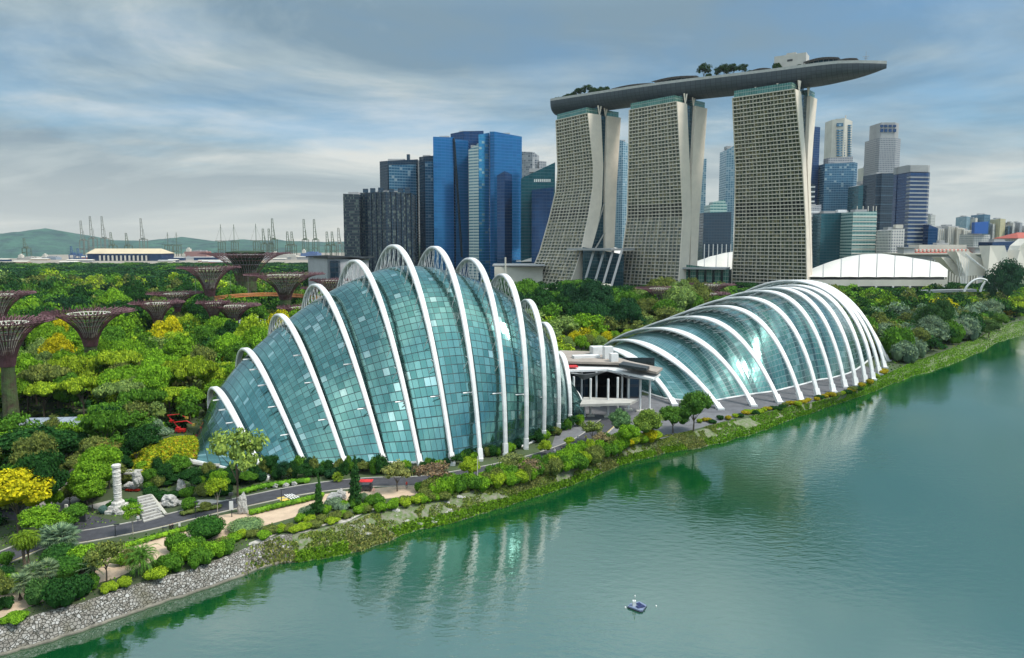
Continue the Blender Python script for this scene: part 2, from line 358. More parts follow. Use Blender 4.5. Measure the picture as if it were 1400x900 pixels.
def bank_pt(i, k):
    a, c = shore_pt[i], top_pt[i]; p = a.lerp(c, k)
    if 0 < k < 1: p = p+Vector((0, 0, .35*nz1(p.x, p.y, 0, .3)+.5*math.sin(math.pi*k)))
    return p
iL = [i for i, u in enumerate(US) if u <= 400]; iR = [i for i, u in enumerate(US) if u >= 400]
KS = [0, .12, .3, .5, .7, .88, 1]
w = MB(); w.grid([[bank_pt(i, k) for i in iL] for k in KS]); tag(w.build('stone_bank', rm, smooth=True), kind='structure')
w = MB(); w.grid([[bank_pt(i, k) for i in iR] for k in KS]); tag(w.build('grass_bank', bankm, smooth=True), kind='structure')
w = MB(); w.grid([[shore_pt[i]+Vector((0, .0, -.3)) for i in iL], [shore_pt[i]+Vector((0, .0, .18)) for i in iL], [shore_pt[i].lerp(top_pt[i], .06)+Vector((0, 0, .22)) for i in iL]]); tag(w.build('bank_toe_kerb', mat('toe_concrete', (.22, .20, .16), .9, noise=.4, nscale=.6)), kind='structure')

w = MB(); rows = [[], []]
for i, u in enumerate(US):
    if 335 <= u <= 606:
        d = (shore_pt[i]-top_pt[i]); d.z = 0; d.normalize(); wd_ = .55+.25*math.sin(u*.11)
        rows[0].append(top_pt[i]-d*1.5+Vector((0, 0, .03))); rows[1].append(top_pt[i]-d*(1.5-2*wd_)+Vector((0, 0, .03)))
w.grid(rows); tag(w.build('bank_top_path', mat('worn_stone_path', (.50, .47, .42), .9, noise=.45, nscale=1.5, bump=.4, bscale=.1)), kind='structure')
def strip(name, pl, width, m, z=.01, kind='structure'):
    """a strip on the ground along pixel polyline pl"""
    pts = [G(u, v, 0) for u, v in pl]; dense = []
    for i in range(len(pts)-1):
        for k in range(6): dense.append(catmull(pts, i+k/6))
    dense.append(pts[-1]); rows = [[], []]
    for i, p in enumerate(dense):
        tg = dense[min(i+1, len(dense)-1)]-dense[max(i-1, 0)]; tg.normalize(); nrm = Vector((-tg.y, tg.x, 0))
        wd_ = width if not callable(width) else width(i/len(dense))
        rows[0].append(p-nrm*wd_/2+Vector((0, 0, z))); rows[1].append(p+nrm*wd_/2+Vector((0, 0, z)))
    w = MB(); w.grid(rows); return tag(w.build(name, m), kind=kind), dense
def patch(name, poly, m, z=.008, kind='structure'):
    w = MB(); w.add([Vector((*G(u, v, 0)[:2], z)) for u, v in poly], [tuple(range(len(poly)))]); return tag(w.build(name, m), kind=kind)
patch('sandy_path', [(100,772),(150,757),(200,738),(260,718),(300,705),(350,696),(400,686),(440,676),(520,667),(600,660),(690,645),(690,655),(600,673),(520,683),(470,690),(430,700),(400,708),(350,722),(310,733),(262,745),(215,765),(160,790),(90,810),(20,838),(0,845),(-40,850),(-40,800),(40,790)], SAND)
road_px = [(-80,800),(0,765),(60,742),(120,733),(200,718),(270,701),(340,685),(420,669),(500,660),(570,658),(640,648),(700,636),(750,622),(790,607),(815,592),(835,575)]
o, road = strip('road', road_px, 5.6, ASPH, .014)
strip('side_road', [(-80,700),(40,703),(100,712),(140,722)], 6, ASPH, .010)
# kerbs and edge lines
for sgn in (-1, 1):
    w = MB(); rows = [[], [], [], []]; lw = [[], []]
    for i, p in enumerate(road):
        tg = road[min(i+1, len(road)-1)]-road[max(i-1, 0)]; tg.normalize(); nrm = Vector((-tg.y, tg.x, 0))*sgn
        for r_, (a, h) in zip(rows, [(2.8, 0), (2.8, .13), (3.05, .13), (3.05, 0)]): r_.append(p+nrm*a+Vector((0, 0, h)))
        for r_, a in zip(lw, (2.45, 2.62)): r_.append(p+nrm*a+Vector((0, 0, .019)))
    w.grid(rows); tag(w.build('kerb', CONC), kind='structure')
    if sgn == -1:
        w = MB(); w.grid(lw); tag(w.build('road_edge_line', YLINE), kind='structure')
strip('park_path', [(60,640),(75,655),(80,680),(60,700)], 9, mat('grey_paving', (.34, .31, .29), .9, noise=.3, nscale=.5), .012)
patch('plaza', [(118,692),(150,702),(200,698),(240,690),(300,690),(330,688),(290,683),(250,684),(200,687),(150,684)], mat('plaza_stone', (.42, .40, .36), .9, noise=.25, nscale=.6), .011)
patch('forecourt', [(745,640),(770,560),(785,545),(900,540),(1000,548),(1060,556),(905,600),(840,612)], mat('forecourt_paving', (.16, .16, .17), .85, noise=.3, nscale=.4), .009)
patch('rib_plaza', [(925,562),(1000,566),(1100,553),(1160,535),(1208,508),(1180,500),(1130,515),(1050,535),(930,545)], mat('dome_paving', (.12, .12, .13), .85, noise=.3, nscale=.4), .012)
patch('garden_path', [(45,472),(170,474),(165,481),(40,478)], mat('pale_paving', (.40, .34, .29), .9, noise=.3, nscale=.2), .02)
# yellow and white crossing hatch on the road
w = MB(); w.add([G(378,681,0)+Vector((0,0,.02)), G(386,686,0)+Vector((0,0,.02)), G(397,684,0)+Vector((0,0,.02)), G(388,679,0)+Vector((0,0,.02))], [(0,1,2,3)]); tag(w.build('road_marking', YLINE), kind='structure')
for k in range(4):
    w = MB(); u = 388+k*3.2; w.add([G(u,676.5-k*.3,0)+Vector((0,0,.022)), G(u+11,683-k*.9,0)+Vector((0,0,.022)), G(u+12.6,682.6-k*.9,0)+Vector((0,0,.022)), G(u+1.6,676.2-k*.3,0)+Vector((0,0,.022))], [(0,1,2,3)]); tag(w.build('road_marking', WLINE), kind='structure')

# ================================================================== GLASS CONSERVATORIES
CF = [(-54.13,146.34,-83.86,186.28,.591,11.28,-.107,22.55),(-47.15,153.15,-83.34,203.22,.66,23.7,.0,33.7),(-38.30,154.18,-78.35,215.47,.62,36.8,.03,45.0),(-29.51,155.21,-70.72,220.95,.52,48.2,.12,57.3),(-21.32,155.21,-62.52,224.82,.381,57.4,.265,67.25),(-13.91,156.26,-52.59,228.75,.281,63.05,.34,73.06),(-7.53,159.50,-38.97,237.12,.162,65.75,.281,69.36),(-1.62,164.03,-26.10,240.53,-.0,63.6,.21,62.65),(3.52,168.81,-12.72,243.06,-.10,59.76,.20,54.1),(8.31,176.51,-1.28,240.09,-.15,49.8,.18,43.7),(12.65,183.48,5.0,235.37,-.15,40.94,.165,33.5),(16.63,192.58,12.06,227.72,-.085,25.5,.123,23.2)]
FD = [(52.20,215.66,33.80,298.96,.221,11.87,.165,14.74),(65.25,209.87,38.68,307.50,.245,14.87,.183,19.53),(77.07,214.18,41.75,325.83,.236,27.93,.343,20.89),(87.24,218.68,45.2,340.78,.241,39.67,.50,21.3),(95.55,221.78,50.7,351.85,.180,50.29,.52,20.5),(103.58,227.25,54.7,360.2,.145,57.24,.56,21.5),(112.13,234.39,62.4,362.8,.14,62.9,.54,20.4),(120.06,242.35,76.4,365.3,.14,65.3,.46,18.9),(125.53,245.38,87.9,370.57,.127,65.4,.40,18),(131.72,250.87,96.8,375.0,.105,63.5,.33,22.4),(137.39,256.18,106,378.9,.085,57.5,.25,34.9),(145.72,267.05,116,379.9,.12,52.4,.22,38.0),(155.50,281.34,124.9,380.3,.13,44.5,.19,45.6),(165.49,297.22,135.57,375.7,.239,34.83,.244,51.44)]
def bez(q, t, ins=0.0, hs=1.0, adj=0):
    F = Vector((q[0], q[1], 0)); B = Vector((q[2], q[3], 0)); d = B-F
    F2 = F+d*ins; B2 = B-d*ins*.6; d2 = B2-F2
    P1 = F2+d2*q[4]+Vector((0, 0, q[5]*hs)); P2 = B2-d2*q[6]+Vector((0, 0, q[7]*hs)); s = 1-t
    return F2*(s**3)+P1*(3*s*s*t)+P2*(3*s*t*t)+B2*(t**3)
def qat(tab, s):
    return np.maximum(catmull([np.array(a) for a in tab], s), -1e9)
def rib_mesh(q, wd0, wd1, dp, n=44, t0=0.0, t1=1.0, pw=1.5):
    pts = [bez(q, t0+(t1-t0)*i/n) for i in range(n+1)]
    side = (Vector((q[2]-q[0], q[3]-q[1], 0))).cross(Vector((0, 0, 1))).normalized()
    w = MB(); rows = []
    for i, p in enumerate(pts):
        tg = (pts[min(i+1, n)]-pts[max(i-1, 0)]).normalized(); up = side.cross(tg).normalized()
        if up.z < 0 and 0: up = -up
        ww = wd0+(wd1-wd0)*math.sin(math.pi*min(1, max(0, (i/n))))**pw
        hw, hd = ww/2, dp/2; c = .22
        rows.append([p+side*hw+up*(-hd+c), p+side*hw+up*(hd-c), p+side*(hw-c)+up*hd, p-side*(hw-c)+up*hd, p-side*hw+up*(hd-c), p-side*hw+up*(-hd+c), p-side*(hw-c)-up*hd, p+side*(hw-c)-up*hd])
    w.grid(rows, closed=True)
    w.add(rows[0], [tuple(range(8))]); w.add(rows[-1], [tuple(reversed(range(8)))])
    return w, pts, side
def conservatory(root, tab, s0, s1, per, rows_n, ins, hs, glassm, nfun, wd0, wd1, dp, endL, endR, tk=(2, 43)):
    full = list(tab)
    def Q(s):
        if s < 0: return np.array(full[0])*(1+s/s0*-1*1.0)+np.array(endL)*(s/s0) if False else np.array(full[0])*(1-s/s0)+np.array(endL)*(s/s0)
        n = len(full)-1
        if s > n: k = (s-n)/(s1-n); return np.array(full[-1])*(1-k)+np.array(endR)*k
        return catmull([np.array(a) for a in full], s)
    ns = int(round((s1-s0)*per)); g = []
    for i in range(ns+1):
        s = s0+(s1-s0)*i/ns; q = Q(s)
        g.append([bez(q, nfun(k/rows_n), ins, hs) for k in range(rows_n+1)])
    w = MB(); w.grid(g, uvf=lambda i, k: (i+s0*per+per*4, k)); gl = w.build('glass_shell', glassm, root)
    # gutter beam along the top and bottom edges
    w = MB(); w.tube([r[0]+Vector((0, 0, .25)) for r in g], .35, 6); w.build('base_beam', WHITE, root)
    for s, lab in ((0, 0), (ns, 1)):
        w = MB(); w.tube(g[s], .32, 6); w.build('edge_beam', WHITE, root)
    for i, q in enumerate(tab):
        w, pts, side = rib_mesh(q, wd0, wd1, dp, pw=1.5 if tk[0] < 5 else 3.0)
        rb = w.build('rib', WHITE, root, smooth=False)
        # struts between rib and glass shell
        tr = MB(); n = 44; inner = [bez(q, k/n, ins, hs) for k in range(n+1)]
        for k in range(tk[0], tk[1]):
            p = pts[k]; gap = (inner[k]-p).length
            if gap > 3.0 and k % 2 == 0:
                for sg in (-1, 1):
                    tr.tube([p+side*sg*.35, inner[k]+side*sg*1.1], .10, 4, cap=False)
                tr.tube([p, inner[k+1]], .08, 4, cap=False)
            elif gap <= 3.0 and k % 4 == 0 and k < 21 and tk[0] < 5:
                tr.box(p.lerp(inner[k], .5)-side*1.2, (2.6, .3, .22), ax=(side, (inner[k]-p).normalized(), side.cross((inner[k]-p).normalized())))
                tr.tube([p, inner[k]], .12, 4, cap=False)
        if tr.v: tr.build('rib_truss', WHITE, rb)
        # pinned foot
        sh = MB(); tg = (pts[1]-pts[0]).normalized(); sh.box(pts[0]+tg*1.6, (wd0*1.15, dp*1.3, 2.6), ax=(side, side.cross(tg), tg)); sh.box(Vector((pts[0].x, pts[0].y, .3)), (wd0*1.3, wd0*1.3, .6)); sh.build('rib_foot', WHITE, rb)
    return g
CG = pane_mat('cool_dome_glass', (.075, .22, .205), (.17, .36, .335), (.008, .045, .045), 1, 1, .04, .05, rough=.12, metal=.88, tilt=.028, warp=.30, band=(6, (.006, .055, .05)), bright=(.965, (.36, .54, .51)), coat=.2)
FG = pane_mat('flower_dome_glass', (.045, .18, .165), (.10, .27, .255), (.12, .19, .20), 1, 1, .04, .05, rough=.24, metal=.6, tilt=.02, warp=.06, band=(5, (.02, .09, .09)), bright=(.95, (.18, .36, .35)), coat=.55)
cfr = empty('glass_conservatory', (-20, 175, 0), 0, 'tall glass dome with twelve white arches fanned like a clam shell beside the water', 'conservatory')
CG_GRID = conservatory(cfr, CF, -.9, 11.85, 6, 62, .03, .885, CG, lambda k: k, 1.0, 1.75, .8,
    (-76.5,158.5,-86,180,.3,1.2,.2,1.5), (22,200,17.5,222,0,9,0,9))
place(cfr)
fdr = empty('glass_conservatory', (100, 280, 0), 0, 'long low glass dome with white ribs sweeping together at one end, behind the canopy building', 'conservatory')
FD_GRID = conservatory(fdr, FD, -.75, 13.7, 5, 66, .10, .90, FG, lambda k: k, 1.6, 4.2, .8,
    (44,236,34,288,.2,7,.2,8), (171,306,142,368,.2,22,.2,30), (12, 31))
place(fdr)

# ================================================================== HOTEL TOWERS
HT = 190.0
WIN = pane_mat('hotel_window', (.03, .05, .045), (.17, .18, .10), (.16, .16, .12), 1/1.9, 1/10, .06, .0, rough=.12, metal=.0, tilt=.03, spec=.9, bright=(.8, (.30, .27, .15)))
WIND = pane_mat('recessed_window', (.015, .02, .02), (.05, .05, .04), (.10, .10, .08), 1/3.8, 1/10, .08, .0, rough=.3, tilt=.02)
SLABM = mat('balcony_concrete', (.66, .60, .50), .7, noise=.15, nscale=.1)
CROWNG = pane_mat('crown_glass', (.05, .17, .14), (.10, .26, .22), (.24, .28, .25), 1/2.2, 1/4, .06, .06, metal=.4, rough=.1)
ATR = pane_mat('atrium_glass', (.008, .05, .08), (.02, .09, .13), (.02, .05, .06), 1/2.5, 1/3.4, .06, .08, metal=.5, rough=.1)
towers = []
def hotel(uL, uR, vR, alpha, fo, fi, ri, ro, label, ncol, Lb):
    D = (HT-HC)*FPX/(332-vR)
    CR = P(uR, vR, D); e = Vector((math.cos(alpha), -math.sin(alpha), 0)); n = Vector((math.sin(alpha), math.cos(alpha), 0))
    def hit(u, v):
        d = ray(u, v); A = np.array([[d.x, -n.x], [d.y, -n.y]]); t, k = np.linalg.solve(A, [CR.x, CR.y]); return k, HC+t*d.z
    def table(l):
        a = sorted([hit(u, v)[::-1] for u, v in l]); zz = [q[0] for q in a]; kk = [q[1] for q in a]
        return lambda z: float(np.interp(z, zz, kk))
    fo, fi, ri, ro = table(fo), table(fi), table(ri), table(ro)
    # length from left edge pixel
    best = min(((abs(proj(CR-e*l)[0]-uL), l) for l in np.arange(20, 110, .25)))[1]
    Lf = lambda z: best*(1+Lb*(1-z/HT))
    cr0 = Vector((CR.x, CR.y, 0))
    pt = lambda k, l, z: cr0+n*k-e*l+Vector((0, 0, z))
    c = pt(12, best/2, 0)
    root = empty('hotel_tower', c, 0, label, 'skyscraper', 'hotel towers carrying the sky deck')
    NF = 55; fh = (HT-6)/NF; zs = [i*fh for i in range(NF+1)]; zt = zs[-1]
    REC = 1.5
    def slab(nm, a, b_, facade):
        w = MB(); r1 = [pt(a(z)+(.02 if not facade else 0), 0, z) for z in zs]; r2 = [pt(b_(z), 0, z) for z in zs]
        l1 = [pt(a(z), Lf(z), z) for z in zs]; l2 = [pt(b_(z), Lf(z), z) for z in zs]
        w.grid([r1, r2]); w.grid([l2, l1]); w.grid([r2, l2])
        if facade:
            ri1 = [pt(a(z), .9, z) for z in zs]; li1 = [pt(a(z), Lf(z)-.9, z) for z in zs]
            ri2 = [pt(a(z)+REC, .9, z) for z in zs]; li2 = [pt(a(z)+REC, Lf(z)-.9, z) for z in zs]
            w.grid([ri1, r1]); w.grid([ri2, ri1]); w.grid([l1, li1]); w.grid([li1, li2])
        else: w.grid([l1, r1])
        w.add([r1[-1], r2[-1], l2[-1], l1[-1]], [(0, 1, 2, 3)])
        return w.build(nm, BEIGE, root)
    slab('end_wall', fo, lambda z: max(fi(z), fo(z)+2.5), True)
    slab('rear_wing', lambda z: max(ri(z), fi(z)+.05), lambda z: max(ro(z), ri(z)+2), False)
    for i in range(NF):
        z0, z1 = zs[i], zs[i+1]
        w = MB(); w.quad(pt(fo(z0)+REC, Lf(z0)-.9, z0), pt(fo(z0)+REC, .9, z0), pt(fo(z1)+REC, .9, z1), pt(fo(z1)+REC, Lf(z1)-.9, z1), uv=[(0, i*10+1), (best, i*10+1), (best, i*10+9), (0, i*10+9)])
        w.build('window_row', WIN if not 23 <= i <= 26 else WIND, root)
        w = MB(); k = fo(z1); la, lb = .9, Lf(z1)-.9; t_ = .30; h2 = z1-fh*.0
        A = [pt(k-.15, la, z1-t_), pt(k-.15, lb, z1-t_), pt(k-.15, lb, z1+.50), pt(k-.15, la, z1+.50)]
        B = [pt(k+.1, la, z1-t_), pt(k+.1, lb, z1-t_), pt(k+.1, lb, z1+.50), pt(k+.1, la, z1+.50)]
        Cc = [pt(k+REC, la, z1-t_), pt(k+REC, lb, z1-t_), pt(k+REC, lb, z1), pt(k+REC, la, z1)]
        w.add(A, [(0, 3, 2, 1)]); w.quad(A[2], A[3], B[3], B[2]); w.quad(A[0], A[1], Cc[1], Cc[0]); w.quad(B[2], B[3], pt(k+.1, la, z1), pt(k+.1, lb, z1)); w.quad(pt(k+.1, lb, z1), pt(k+.1, la, z1), Cc[3], Cc[2])
        w.build('balcony', SLABM, root)
    for j in range(1, ncol):
        fr = j/ncol; big = (j % 3 == 0); hw = .24 if big else .11
        w = MB(); rr = [[], [], [], []]
        for z in zs:
            l = .9+(Lf(z)-1.8)*fr; off = -.22 if big else .12
            for r_, (a, dl) in zip(rr, [(REC, hw), (off, hw), (off, -hw), (REC, -hw)]): r_.append(pt(fo(z)+a, l+dl, z))
        w.grid(rr[::-1]); w.build('balcony_divider', SLABM, root)
    # glazed core between the wings
    w = MB(); cz = [z for z in zs]; a = [pt(fi(z)-.5, 3.0, z) for z in cz]; b2 = [pt(max(ri(z), fi(z))+.6, 3.0, z) for z in cz]
    w.grid([a, b2], uvf=lambda i, k: (i*8, k*fh)); a2 = [pt(fi(z)-.5, Lf(z)-3, z) for z in cz]; b3 = [pt(max(ri(z), fi(z))+.6, Lf(z)-3, z) for z in cz]; w.grid([b3, a2], uvf=lambda i, k: (i*8, k*fh)); w.build('atrium_glazing', ATR, root)
    if ri(60)-fi(60) > 3 or 'far' in label:
        w = MB()
        for (za, zb2) in ((30, 62), (62, 94)):
            if ri(za)-fi(za) > 2: w.tube([pt(fi(za), 1.5, za), pt(ri(zb2), 1.5, zb2)], .8, 6)
        if w.v: w.build('cross_brace', CONC, root)
    # glass crown
    w = MB(); k0, k1 = fo(zt)+1.2, max(fi(zt), fo(zt)+2.5)-.8; lt = Lf(zt)
    w.prism([pt(k0, lt-1.5, 0)[:2], pt(k0, 4, 0)[:2], pt(k1, 4, 0)[:2], pt(k1, lt-1.5, 0)[:2]], zt+.02, zt+6.5); w.build('glass_crown', CROWNG, root)
    k2, k3 = ri(zt)+.5, ro(zt)-1.5
    w = MB(); w.prism([pt(k2, lt-1.5, 0)[:2], pt(k2, 2, 0)[:2], pt(k3, 2, 0)[:2], pt(k3, lt-1.5, 0)[:2]], zt+.02, zt+6.0); w.build('glass_crown', CROWNG, root)
    w = MB(); w.prism([pt(k1+.5, lt-6, 0)[:2], pt(k1+.5, 6, 0)[:2], pt(k2-.5, 6, 0)[:2], pt(k2-.5, lt-6, 0)[:2]], zt-8, zt+9); w.build('core_top', ATR, root)
    # V struts up to the deck
    for l_ in (1.5, lt*.35, lt*.7):
        for kk in (k1, k2-2):
            w = MB()
            for dk in (-2.2, 2.2): w.tube([pt(kk, l_, zt-.5), pt(kk+dk, l_, zt+9.5)], [.55, .8], 6)
            w.build('deck_strut', BEIGE, root)
    place(root)
    towers.append(dict(cr=cr0, e=e, n=n, L=best, ro=ro(HT), D=D))
    return root
z4 = lambda l: [(720+a/2.4327, 50+b/2.4327) for a, b in l]
hotel(760, 804, 151, R_(55), z4([(203,247),(222,430),(221,500),(205,600),(180,720),(150,808),(140,835)]), z4([(247,247),(255,430),(250,560),(235,640),(215,710),(190,795),(178,835)]), z4([(270,247),(262,500),(262,700),(262,835)]), z4([(315,247),(300,500),(292,700),(288,835)]), 'far left hotel tower with the strongest outward curve at its foot', 12, .45)
hotel(860, 925.5, 135, R_(48), z4([(500,207),(512,420),(520,600),(505,840)]), z4([(533,207),(545,480),(548,620),(535,840)]), z4([(563,215),(548,480),(548,620),(543,840)]), z4([(603,215),(590,400),(575,600),(568,750),(566,840)]), 'middle hotel tower with a curved grid of balconies', 15, .36)
hotel(1001.5, 1087.5, 118, R_(42), z4([(893,168),(918,420),(930,640),(933,835)]), z4([(912,168),(930,420),(940,640),(948,835)]), z4([(945,175),(934,420),(941,640),(949,835)]), z4([(970,175),(955,330),(945,480),(948,640),(951,800),(952,835)]), 'nearest and straightest hotel tower, at the right under the long end of the deck', 18, .34)

# ------------------------------------------------------------------ sky deck
tc_ = [Vector((*(t_['cr']-t_['e']*(t_['L']/2)+t_['n']*(t_['ro']*.5))[:2], 0)) for t_ in towers]
dirL = (tc_[0]-tc_[1]).normalized(); dirR = (tc_[2]-tc_[1]).normalized()
tipL = tc_[0]+(tc_[0]-tc_[1]).normalized()*43+Vector((2, 0, 0))
Dn = 592; tipR = P(1212, 92, 592); tipR.z = 0
axis = [tipL, tc_[0], tc_[1], tc_[2], tipR]
DECK = 204.5
skr = empty('sky_deck', Vector((tc_[1].x, tc_[1].y, DECK)), 0, 'long boat-shaped roof deck laid across the three hotel towers', 'roof deck')
def axis_at(s):    # s in 0..1
    q = s*4; p = catmull(axis, q); q2 = catmull(axis, min(4, q+.02)); q1 = catmull(axis, max(0, q-.02)); tg = (q2-q1).normalized(); return p, tg, Vector((-tg.y, tg.x, 0))
def hw_at(s):
    return 19*min(1, (.45+.55*(max(0.0, s)/.04)**.5) if s < .04 else 1)*(1 if s < .80 else max(.02, (1-((s-.80)/.20)**2.6)))+.3
w = MB(); rows = []; nS = 110; edgeN = []; edgeF = []; decktop = []
for i in range(nS+1):
    s = i/nS; p, tg, nn = axis_at(s); hw = hw_at(s); dp = 13.5*min(1, .25+.75*(hw/19)) if s > .5 else 13.5*min(1, .75+.25*(hw/19))
    zt = DECK+(-2.0 if s > .9 else 0)*((s-.9)/.1 if s > .9 else 0); row = []
    for k in range(15):
        a = math.pi*k/14; row.append(p-nn*hw*math.cos(a)+Vector((0, 0, zt-dp*math.sin(a)**.75)))
    rows.append(row); edgeN.append(row[0]); edgeF.append(row[-1]); decktop.append((p, nn, hw, zt))
hullm = pane_mat('hull_panels', (.055, .07, .085), (.07, .085, .10), (.035, .045, .055), .8, 1, .05, .05, rough=.5, metal=.0, tilt=.01, spec=.3)
w.grid(rows, uvf=lambda i, k: (i, k)); w.build('hull', hullm, skr, smooth=True)
deckm = mat('deck_paving', (.30, .29, .25), .8, noise=.3, nscale=.1)
w = MB(); w.grid([[e_+Vector((0, 0, -.05)) for e_ in edgeF], [e_+Vector((0, 0, -.05)) for e_ in edgeN]]); w.build('deck_floor', deckm, skr)
for ed, sg in ((edgeN, -1), (edgeF, 1)):
    w = MB(); hgt = [0.0, 2.4]; w.grid([[p+Vector((0, 0, h)) for p in ed] for h in hgt]); w.grid([[p+Vector((0, 0, 2.4)) for p in ed], [p+decktop[i][1]*(-.8*sg)+Vector((0, 0, 2.4)) for i, p in enumerate(ed)]])
    w.grid([[p+decktop[i][1]*(-.8*sg)+Vector((0, 0, 2.4)) for i, p in enumerate(ed)], [p+decktop[i][1]*(-.8*sg) for i, p in enumerate(ed)]]); w.build('parapet', mat('parapet_panel', (.42, .42, .40), .6, noise=.2, nscale=.4), skr)
def deckp(s, off, z=0):
    p, tg, nn = axis_at(s); return p+nn*off+Vector((0, 0, DECK+z)), tg, nn
# terrace block, pergolas, bars and mast standing on the deck
def deck_box(s, off, size, z, m, name, bev=0):
    p, tg, nn = deckp(s, off, z); w = MB(); w.box(p+Vector((0, 0, size[2]/2)), size, math.atan2(tg.y, tg.x)); return w.build(name, m, skr)
deck_box(.785, 0, (27, 15, 15.5), 0, mat('plant_room', (.50, .48, .44), .7, noise=.1, nscale=.2), 'plant_room')
deck_box(.785, 0, (8, 6, 2.5), 15.5, CONC, 'roof_vent'); deck_box(.785, -7.6, (4.5, .3, 1.8), 9.5, DARK, 'louvre')
for (sa, sb, hh, off) in [(.36, .47, 5.0, -9), (.47, .58, 7.0, -8), (.70, .745, 5, -9), (.82, .90, 7.5, -8), (.89, .94, 4.5, -5)]:
    n_ = max(6, int((sb-sa)*90)); w = MB(); top = []; 
    for i in range(n_+1):
        s = sa+(sb-sa)*i/n_; h = hh*(.75+.25*math.sin(math.pi*i/n_)); q, tg, nn = deckp(s, off, 0); 
        top.append((q, nn, h))
        w.tube([q-nn*5, q-nn*5+Vector((0, 0, h))], .22, 4)
    w.grid([[q-nn*7+Vector((0, 0, h)) for q, nn, h in top], [q+nn*7+Vector((0, 0, h+.9)) for q, nn, h in top]])
    w.grid([[q-nn*7+Vector((0, 0, h-.5)) for q, nn, h in top], [q-nn*7+Vector((0, 0, h)) for q, nn, h in top]])
    w.build('pergola', mat('pergola_grey', (.13, .13, .13), .7, noise=.3, nscale=.5), skr)
    w = MB(); w.grid([[q-nn*1+Vector((0, 0, .1)) for q, nn, h in top], [q-nn*1+Vector((0, 0, h-.6)) for q, nn, h in top]], uvf=lambda i, k: (k*4, i*3)); w.build('bar_front', ATR, skr)
pm_, tg, nn = deckp(.955, 0, 0); w = MB(); w.tube([pm_, pm_+Vector((0, 0, 11))], [.35, .15], 6); w.tube([pm_+tg*-2.6+Vector((0, 0, 6.5)), pm_+tg*2.6+Vector((0, 0, 6.5))], .2, 4); w.tube([pm_+tg*-1.4+Vector((0, 0, 5)), pm_+tg*1.4+Vector((0, 0, 5))], .2, 4); w.build('mast', GREYM, skr)
place(skr)
# ================================================================== CITY
def cmat(name, a, b, line, bay, fl, wu=.06, wv=.15, **k): return pane_mat(name, a, b, line, 1/bay, 1/fl, wu, wv, **k)
BLUE1 = cmat('blue_curtain_wall', (.008, .13, .34), (.012, .17, .40), (.005, .07, .20), 6, 4, .02, .10, metal=.55, rough=.12, tilt=.012)
BLUE2 = cmat('deep_blue_curtain_wall', (.004, .04, .13), (.006, .06, .18), (.003, .02, .07), 5, 4, .03, .10, metal=.5, rough=.12, tilt=.015)
BLUE3 = cmat('light_blue_curtain_wall', (.015, .20, .42), (.04, .28, .48), (.008, .12, .28), 5, 4, .03, .12, metal=.6, rough=.12, tilt=.03, bright=(.88, (.25, .42, .48)))
NAVY = cmat('navy_curtain_wall', (.010, .035, .065), (.014, .05, .09), (.006, .018, .035), 4, 4, .05, .12, metal=.4, rough=.15, tilt=.02)
MAZE = cmat('patterned_dark_facade', (.012, .03, .055), (.03, .055, .07), (.008, .016, .03), 2.5, 3.6, .10, .16, metal=.2, rough=.25, tilt=.02, bright=(.66, (.13, .17, .15)))
TEALG = cmat('teal_curtain_wall', (.008, .09, .12), (.012, .12, .16), (.006, .05, .07), 5, 4, .03, .12, metal=.45, rough=.15, tilt=.015)
BLTW = cmat('slate_blue_glass', (.02, .10, .19), (.03, .15, .26), (.10, .18, .24), 4, 4, .04, .14, metal=.4, rough=.15, tilt=.03, bright=(.95, (.3, .4, .45)))
GREENL = cmat('pale_green_banded_glass', (.05, .18, .19), (.08, .24, .24), (.36, .46, .42), 5, 4.2, .03, .24, metal=.3, rough=.2)
GRIDB = cmat('pale_blue_gridded_glass', (.08, .20, .28), (.14, .28, .36), (.30, .40, .45), 4, 3.6, .12, .14, metal=.3, rough=.2, bright=(.85, (.35, .45, .5)))
WGRID = cmat('white_gridded_facade', (.10, .12, .14), (.18, .20, .22), (.60, .58, .54), 3.5, 3.8, .22, .22, metal=.0, rough=.4)
GGRID = cmat('grey_gridded_facade', (.08, .10, .13), (.16, .18, .21), (.34, .34, .35), 3.0, 3.8, .18, .20, metal=.0, rough=.4)
CREAM = mat('cream_render', (.62, .58, .50), .8, noise=.15, nscale=.05)
YELF = cmat('yellow_striped_facade', (.25, .24, .18), (.35, .33, .22), (.60, .52, .28), 5, 3.5, .2, .15, metal=0, rough=.5)
GREYC = mat('grey_render', (.36, .36, .36), .8, noise=.2, nscale=.05)
def block(name, label, cat, front, depth, m, zb=0.0, parent=None, group=None, skew=0.0, roofm=None, plant=None):
    """front: visible corners left to right as (u, D, vtop)"""
    fr = [P(u, v, D) for u, D, v in front]; bk = [Vector((p.x+skew, p.y+depth, p.z)) for p in reversed(fr)]
    pl = fr+bk; tops = [p.z for p in pl]
    w = MB(); w.prism(pl, zb, tops, roof_mi=1)
    if parent is not None: return w.build(name, [m, roofm or GREYC], parent), fr
    c = sum(((Vector((p.x, p.y, 0))) for p in pl), Vector())/len(pl)
    root = empty(name, c, 0, label, cat, group); w.build('curtain_wall' if 'glass' in label or 'blue' in label else 'wall', [m, roofm or GREYC], root)
    # parapet and rooftop plant
    zt = min(tops); w = MB(); ww = (fr[-1]-fr[0]).length
    cc = sum(pl, Vector())/len(pl); w.box((cc.x, cc.y, max(tops)-(max(tops)-zt)*.5+1.2), (ww*.45, depth*.4, 4.5), 0); 
    if plant is None: w.build('roof_plant', GREYC, root)
    return root, fr
